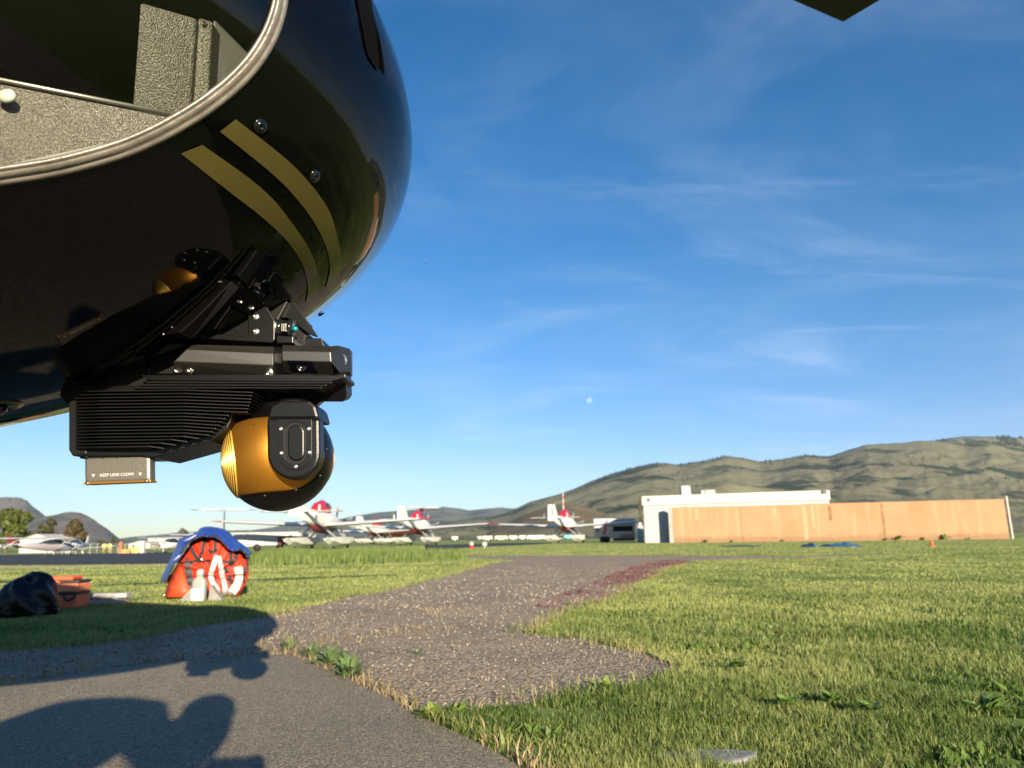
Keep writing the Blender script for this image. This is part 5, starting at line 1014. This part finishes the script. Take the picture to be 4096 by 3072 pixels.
# ================================================================== FAR BUILDINGS, FENCE, VEHICLES
def house(x0, x1, yt, yb, D, label, gable=0.0, depth=8, m=M_WS2, name='white_house', roofm=None, door=None):
    A = gd(x0, D); B = gd(x1, D); w_ = np.linalg.norm(B-A); h_ = hgt((x0+x1)/2, yt, A); r = empty(name, (A+B)/2, atan2((B-A)[1], (B-A)[0]), label, 'building', None); hw = h_-gable
    MB().box((0, depth/2, hw/2), (w_, depth, hw)).build('wall', m, r, world=False); rm = roofm or mat('roof pale', (.42, .41, .38), .7)
    if gable > 0:
        MB().prism([(-w_/2, .01, hw), (w_/2, .01, hw), (0, .01, h_-.1)], (0, depth-.02, 0)).build('gable', m, r, world=False)
        for s in (-1, 1): MB().prism([(s*(w_/2+.3), -.3, hw-.1), (0, -.3, h_), (0, -.3, h_-.15), (s*(w_/2+.3), -.3, hw-.25)], (0, depth+.6, 0)).build('roof_slope', rm, r, world=False)
    else: MB().box((0, depth/2, hw+.1), (w_+.4, depth+.4, .2)).build('roof', rm, r, world=False)
    for k in range(max(1, int(w_/3.2))):
        x = -w_/2+1.4+k*3.2
        if x < w_/2-.8: f_ = MB().box((x, -.02, hw*.55), (1.0, .08, .9)).build('window', M_WS, r, world=False); MB().box((x, -.05, hw*.55), (.84, .06, .74)).build('pane', M_GLASS, f_, world=False)
    if door: MB().box((w_*door[0], -.03, 1.0), (door[1], .08, 2.0)).build('door', door[2], r, world=False)
    return r
house(78, 208, 2136, 2200, 150, 'white gabled house behind the small planes', 1.1)
house(515, 600, 2164, 2192, 230, 'long cream shed left of the red bundle', .8, 14, mat('cream shed', (.46, .42, .34), .8))
house(590, 760, 2152, 2192, 250, 'long white hangar behind the blue cover', 0, 16, mat('hangar cream', (.48, .44, .37), .8))
house(760, 1190, 2140, 2195, 200, 'long white hangar right of the bundle behind the first float plane', 0, 18, mat('hangar white', (.54, .53, .48), .7), door=(.28, 5, M_PM))
tr2 = empty('equipment_trailer', gd(1085, 66), radians(4), 'low white equipment trailer with red end door behind the tall grass', 'trailer')
MB().box((0, 0, 1.0), (6.2, 2.0, 1.0)).build('box', M_WS2, tr2, world=False, bev=.05); MB().box((1.6, -1.02, .9), (1.6, .05, .8)).build('red_door', M_PM, tr2, world=False)
for k in range(3): MB().box((0, -1.02, .72+.28*k), (6.1, .05, .03)).build('rail', M_PG, tr2, world=False)
for x in (-1.0, 1.0): MB().cyl((x, -1.0, .32), (x, -.75, .32), .32, n=14).build('wheel', M_TY, tr2, True, world=False)
# wire fence
fa = gd(250, 112); fb = gd(640, 112); fe = empty('wire_fence', fa, 0, 'grey wire fence along the far side of the taxiway', 'fence'); M_FW = mat('galvanised', (.30, .30, .29), .5, .6)
fv = fb-fa
for k in range(15): q_ = fa+fv*k/14; MB().cyl(q_, q_+np.array([0, 0, 1.6]), .035, n=6).build('fence_post', M_FW, fe)
for z in (.25, .7, 1.15, 1.58): MB().cyl(fa+np.array([0, 0, z]), fb+np.array([0, 0, z]), .018, n=5).build('fence_wire', M_FW, fe)
# yellow engine covers, orange post, bins
for k, (x, lb) in enumerate(((416, 'left round yellow marker board beside the fence'), (438, 'right round yellow marker board beside the fence'))):
    P = gd(x, 104); r = empty('marker_board', P, 0, lb, 'marker', 'yellow marker boards'); MB().cyl((0, 0, 1.25), (0, .06, 1.25), .36, n=20).build('disc', mat('yellow board', (.55, .52, .12), .6), r, True, world=False); MB().cyl((0, .03, 0), (0, .03, 1.0), .05, n=8).build('post', mat('orange post', (.55, .22, .04), .6), r, True, world=False)
P = gd(484, 118); r = empty('orange_post', P, 0, 'orange barrier post at the right end of the wire fence', 'post'); MB().box((0, 0, .95), (.4, .3, 1.9)).build('shaft', mat('orange paint', (.50, .13, .05), .6), r, world=False); MB().box((.9, 0, .35), (1.3, .4, .7)).build('foot', mat('orange paint pale', (.52, .22, .06), .6), r, world=False)
for x, lb in ((530, 'yellow storage bin left of its twin by the sheds'), (550, 'yellow storage bin right of its twin by the sheds')):
    P = gd(x, 120); r = empty('storage_bin', P, 0, lb, 'bin', 'yellow bins'); MB().box((0, 0, .45), (.75, .7, .9)).build('bin_body', mat('yellow bin', (.48, .40, .10), .6), r, world=False, bev=.05); MB().box((0, 0, .95), (.82, .76, .1)).build('bin_lid', mat('yellow lid', (.52, .46, .16), .6), r, world=False)
P = gd(572, 118); r = empty('white_cabinet', P, 0, 'tall white cabinet right of the yellow bins', 'cabinet'); MB().box((0, 0, 1.0), (.65, .6, 2.0)).build('cabinet_body', M_WS, r, world=False, bev=.03); MB().box((0, -.31, 1.0), (.55, .03, 1.8)).build('cabinet_door', M_WS2, r, world=False)
# red and white mast on the hill
P = gd(2257, 900); h0 = hgt(2257, 2016, P); h1 = hgt(2257, 1972, P); r = empty('radio_mast', (P[0], P[1], h0-14), 0, 'thin red and white radio mast standing on the hillside', 'mast')
for k in range(7): z0 = (h1-h0+14)*k/7; MB().lathe((0, 0, z0), (0, 0, 1), [(1.0-.06*k, 0), (1.0-.06*(k+1), (h1-h0+14)/7)], 6).build('mast_section', (M_WS2, mat('mast red', (.50, .16, .12), .7))[k % 2], r, world=False)
# trucks and trailers parked far across the field
GV = 'vehicles parked far across the field'
for k, (x0, x1, yt, c_, lb) in enumerate(((1808, 1832, 2154, (.5, .48, .42), 'small cream van leftmost of the far vehicles'), (1910, 1928, 2153, (.30, .29, .28), 'grey truck body left of the two cream trailers'), (1930, 1970, 2153, (.55, .50, .36), 'first long cream trailer of the far vehicles'), (1980, 2030, 2150, (.55, .48, .32), 'second and larger cream trailer of the far vehicles'), (2036, 2070, 2155, (.50, .46, .40), 'pale flatbed right of the cream trailers'), (2076, 2104, 2147, (.55, .55, .54), 'tall white truck right of the pale flatbed'), (2108, 2178, 2150, (.54, .55, .54), 'long white trailer behind the floats of the rightmost float plane'), (2206, 2250, 2148, (.54, .54, .53), 'white trailer right of the rightmost float plane fuselage'), (2255, 2300, 2145, (.10, .30, .36), 'teal trailer rightmost of the far vehicles'))):
    D = 300; A = gd(x0, D); B = gd(x1, D); w_ = (B-A)[0]; h_ = max(1.9, hgt((x0+x1)/2, yt, A)); r = empty('parked_truck', (A+B)/2, 0, lb, 'truck', GV); m_ = mat('truck%d' % k, c_, .6)
    MB().box((0, 0, h_*.58), (w_*.98, 2.5, h_*.8)).build('cargo_box', m_, r, world=False, bev=.05); MB().box((0, 0, h_*.16), (w_, 2.0, .2)).build('chassis', M_TY, r, world=False)
    for s in (-.35, .35): MB().cyl((w_*s, -1.25, .4), (w_*s, -1.0, .4), .4, n=12).build('wheel', M_TY, r, True, world=False)
# runway markers
P = gp(1886, 2194); r = empty('runway_marker', P, 0, 'red and white cone marker at the taxiway edge', 'marker'); MB().lathe((0, 0, 0), (0, 0, 1), [(.16, 0), (.15, .2), (.05, .22), (.12, .22)], 14).build('red_base', M_PR, r, True, world=False); MB().lathe((0, 0, .21), (0, 0, 1), [(.14, 0), (.14, .14), (.08, .22), (.01, .24)], 14).build('white_dome', M_WS2, r, True, world=False)
P = gp(1938, 2193); r = empty('edge_light', P, 0, 'round white runway edge light in the grass', 'light'); MB().lathe((0, 0, 0), (0, 0, 1), [(.05, 0), (.05, .12), (.15, .16), (.19, .28), (.12, .40), (.02, .43)], 16).build('lamp_dome', M_WS2, r, True, world=False); MB().cyl((0, 0, -.02), (0, 0, .06), .09, n=10).build('lamp_base', M_PG, r, True, world=False)
P = gp(3728, 2184); r = empty('traffic_cone', P, 0, 'small orange cone in the grass before the wall', 'cone'); MB().lathe((0, 0, .03), (0, 0, 1), [(.09, 0), (.02, .26), (.015, .26)], 14).build('cone', mat('cone orange', (.60, .10, .03), .6), r, True, world=False); MB().box((0, 0, .015), (.22, .22, .03)).build('cone_base', mat('cone orange', (.6, .1, .03)), r, world=False)
def crumple(name, x0, x1, y, dep, h_, m, lb, cat):
    A = gp(x0, y); B = gp(x1, y); w_ = (B-A)[0]; V = []; nx, ny = 24, 6
    for j in range(ny+1):
        for i in range(nx+1):
            u = i/nx; v = j/ny; e = sin(pi*u)**.4*sin(pi*v)**.6; V.append((A[0]+w_*u, A[1]+(B[1]-A[1])*u+dep*(v-.5)+.1*sin(u*9), .012+h_*e*(.35+fbm2(u*5, v*3, 1, 3, 6))))
    F = [(j*(nx+1)+i, j*(nx+1)+i+1, (j+1)*(nx+1)+i+1, (j+1)*(nx+1)+i) for j in range(ny) for i in range(nx)]
    return tag(rawobj(name, V, F, m, None, True), lb, cat)
M_TARP = mat('blue tarp far', (.05, .13, .22), .5, var=.4, vscale=2); crumple('tarp', 3218, 3262, 2188, 1.2, .2, M_TARP, 'crumpled blue tarp on the grass, left of the two', 'tarp'); crumple('tarp', 3300, 3430, 2187, 1.6, .22, M_TARP, 'long crumpled blue tarp on the grass, right of the two', 'tarp')
crumple('fire_hose', 2880, 3045, 2187, .5, .10, mat('dark hose', (.04, .07, .06), .6), 'dark flattened hose lying on the grass before the wall', 'hose')
# insects
def bug(x, y, Y, L_, rz, lb):
    P = aty(x, y, Y); r = empty('flying_insect', P, rz, lb, 'insect', 'flying insects'); r.rotation_euler = (0, -.6, rz)
    MB().lathe((-L_/2, 0, 0), (1, 0, 0), [(L_*.03, 0), (L_*.13, L_*.2), (L_*.16, L_*.5), (L_*.13, L_*.8), (L_*.10, L_*.92), (L_*.02, L_)], 10).build('body', MATS['hullscrew'], r, True, world=False)
    for s in (-1, 1): MB().prism([(0, 0, L_*.12), (L_*.12, s*L_*.4, L_*.2), (-L_*.3, s*L_*.45, L_*.18), (-L_*.35, s*L_*.1, L_*.12)], (0, 0, L_*.02)).build('wing', mat('insect wing', (.03, .03, .03), .4), r, world=False)
bug(1285, 1258, 1.3, .0135, .2, 'dark insect flying just under the helicopter nose'); bug(1700, 1054, 3.0, .010, .1, 'tiny insect in the sky right of the helicopter nose'); bug(2966, 1400, 3.2, .010, 1.2, 'tiny insect in the open sky above the hills')

# ================================================================== PHOTOGRAPHER (behind the camera; casts the shadow on the asphalt)
def skin(name, V, E, R, m, parent, sub=2):
    me = bpy.data.meshes.new(name); me.from_pydata([tuple(v) for v in V], E, []); o_ = bpy.data.objects.new(name, me); COL.objects.link(o_); o_.parent = parent
    s = o_.modifiers.new('skin', 'SKIN'); s.use_smooth_shade = True
    for i, r in enumerate(R): me.skin_vertices[0].data[i].radius = (r, r) if not hasattr(r, '__len__') else r
    me.skin_vertices[0].data[0].use_root = True
    u = o_.modifiers.new('sub', 'SUBSURF'); u.levels = sub; u.render_levels = sub; me.materials.append(m); return o_
per = empty('person', (-.42, -.95, 0), 0, 'person in dark jacket and jeans bending forward, holding a phone out in front', 'person')
hip = np.array([0, 0, .80]); chest = np.array([.18, .40, .99]); neck = np.array([.30, .51, .80]); head = np.array([.405, .60, .83])
V = [hip, hip*.5+chest*.5+np.array([.0, 0, .02]), chest, neck, head+np.array([0, .02, .0]),
     (-.12, .03, .74), (-.17, .30, .45), (-.17, .0, .09), (-.17, .13, .05), (.12, .03, .74), (.17, .34, .45), (.17, .02, .09), (.17, .15, .05),
     (.03, .42, .93), (.10, .55, .64), (.33, .83, .595), (.37, .28, .90), (.56, .50, .60), (.50, .84, .595)]
E_ = [(0, 1), (1, 2), (2, 3), (3, 4), (0, 5), (5, 6), (6, 7), (7, 8), (0, 9), (9, 10), (10, 11), (11, 12), (2, 13), (13, 14), (14, 15), (2, 16), (16, 17), (17, 18)]
R_ = [.18, .19, .165, .05, .075, .14, .10, .05, .045, .10, .072, .05, .045, .075, .052, .032, .075, .052, .032]
body_ = skin('body', V, E_, R_, mat('dark clothing', (.025, .03, .045), .9, var=.3, vscale=9), per)
hd = MB(); hd.ball(head+np.array([.02, .04, -.01]), (.078, .098, .115), 24, 16); hd.ball(head+np.array([.025, .137, -.02]), (.014, .02, .02), 10, 6)
for s in (-1, 1): hd.ball(head+np.array([.02+s*.078, .03, -.01]), (.012, .025, .032), 10, 6)
M_SKIN = mat('skin', (.42, .24, .17), .5); face_ = hd.build('head', M_SKIN, per, True, world=False)
for s in (-1, 1): MB().ball(head+np.array([.02+s*.032, .128, .01]), (.012, .006, .008), 10, 6).build('eye', M_TY, face_, True, world=False)
MB().ball(head+np.array([.02, .133, -.06]), (.024, .006, .007), 10, 6).build('mouth', mat('lips', (.35, .12, .10), .5), face_, True, world=False)
cp = MB().loft([[head+np.array([.02+.088*r_*cos(a), .035+.108*r_*sin(a)+dy, z]) for a in np.linspace(0, 2*pi, 24, endpoint=False)] for r_, z, dy in ((1.0, .02, 0), (1.03, .05, 0), (.92, .09, 0), (.55, .118, 0), (.05, .125, 0))]).build('cap', mat('dark cap', (.02, .02, .02), .8), per, True, world=False)
for s, wr in ((-1, np.array([.33, .83, .60])), (1, np.array([.50, .84, .60]))):
    hv = [wr, wr+np.array([-s*.004, .035, .0])]; he = [(0, 1)]; hr = [.028, .030]
    for k in range(4):
        b_ = len(hv); bz = .030-.02*k; o1 = wr+np.array([s*.004, .075, bz]); ln = (.030, .034, .032, .026)[k]
        hv += [o1, o1+np.array([-s*.010, ln, 0]), o1+np.array([-s*.032, ln+.006, 0]), o1+np.array([-s*.045, ln-.010, 0])]; he += [(1, b_), (b_, b_+1), (b_+1, b_+2), (b_+2, b_+3)]; hr += [.0095, .0088, .008, .007]
    b_ = len(hv); hv += [wr+np.array([-s*.026, .045, .020]), wr+np.array([-s*.040, .070, .026]), wr+np.array([-s*.046, .088, .022])]; he += [(1, b_), (b_, b_+1), (b_+1, b_+2)]; hr += [.011, .0095, .008]
    skin('hand', hv, he, hr, M_SKIN, per, 1)
ph = MB().box((0, -.006, .595), (.150, .008, .074)).build('phone', mat('phone black', (.01, .01, .012), .3), bev=.003); tag(ph, 'black phone held sideways by the bending person', 'phone')
MB().box((.045, -.0105, .615), (.03, .001, .03)).build('screen', M_GLASS, ph)

# ================================================================== HAZE
HZ_ON = True
if HZ_ON:
    hz = MB().box((0, 4700, 449.5), (22400, 13000, 901)).build('haze', None); m = bpy.data.materials.new('haze air'); m.use_nodes = True; t = m.node_tree; t.nodes.clear()
    pv = N('ShaderNodeVolumePrincipled', t); pv.inputs['Color'].default_value = (.62, .78, 1.0, 1); pv.inputs['Density'].default_value = .000032; pv.inputs['Anisotropy'].default_value = 0.0
    ou = N('ShaderNodeOutputMaterial', t); L(pv.outputs[0], ou.inputs['Volume'], t); hz.data.materials.append(m); tag(hz, 'thin pale air between the camera and the far hills', 'haze', kind='stuff')
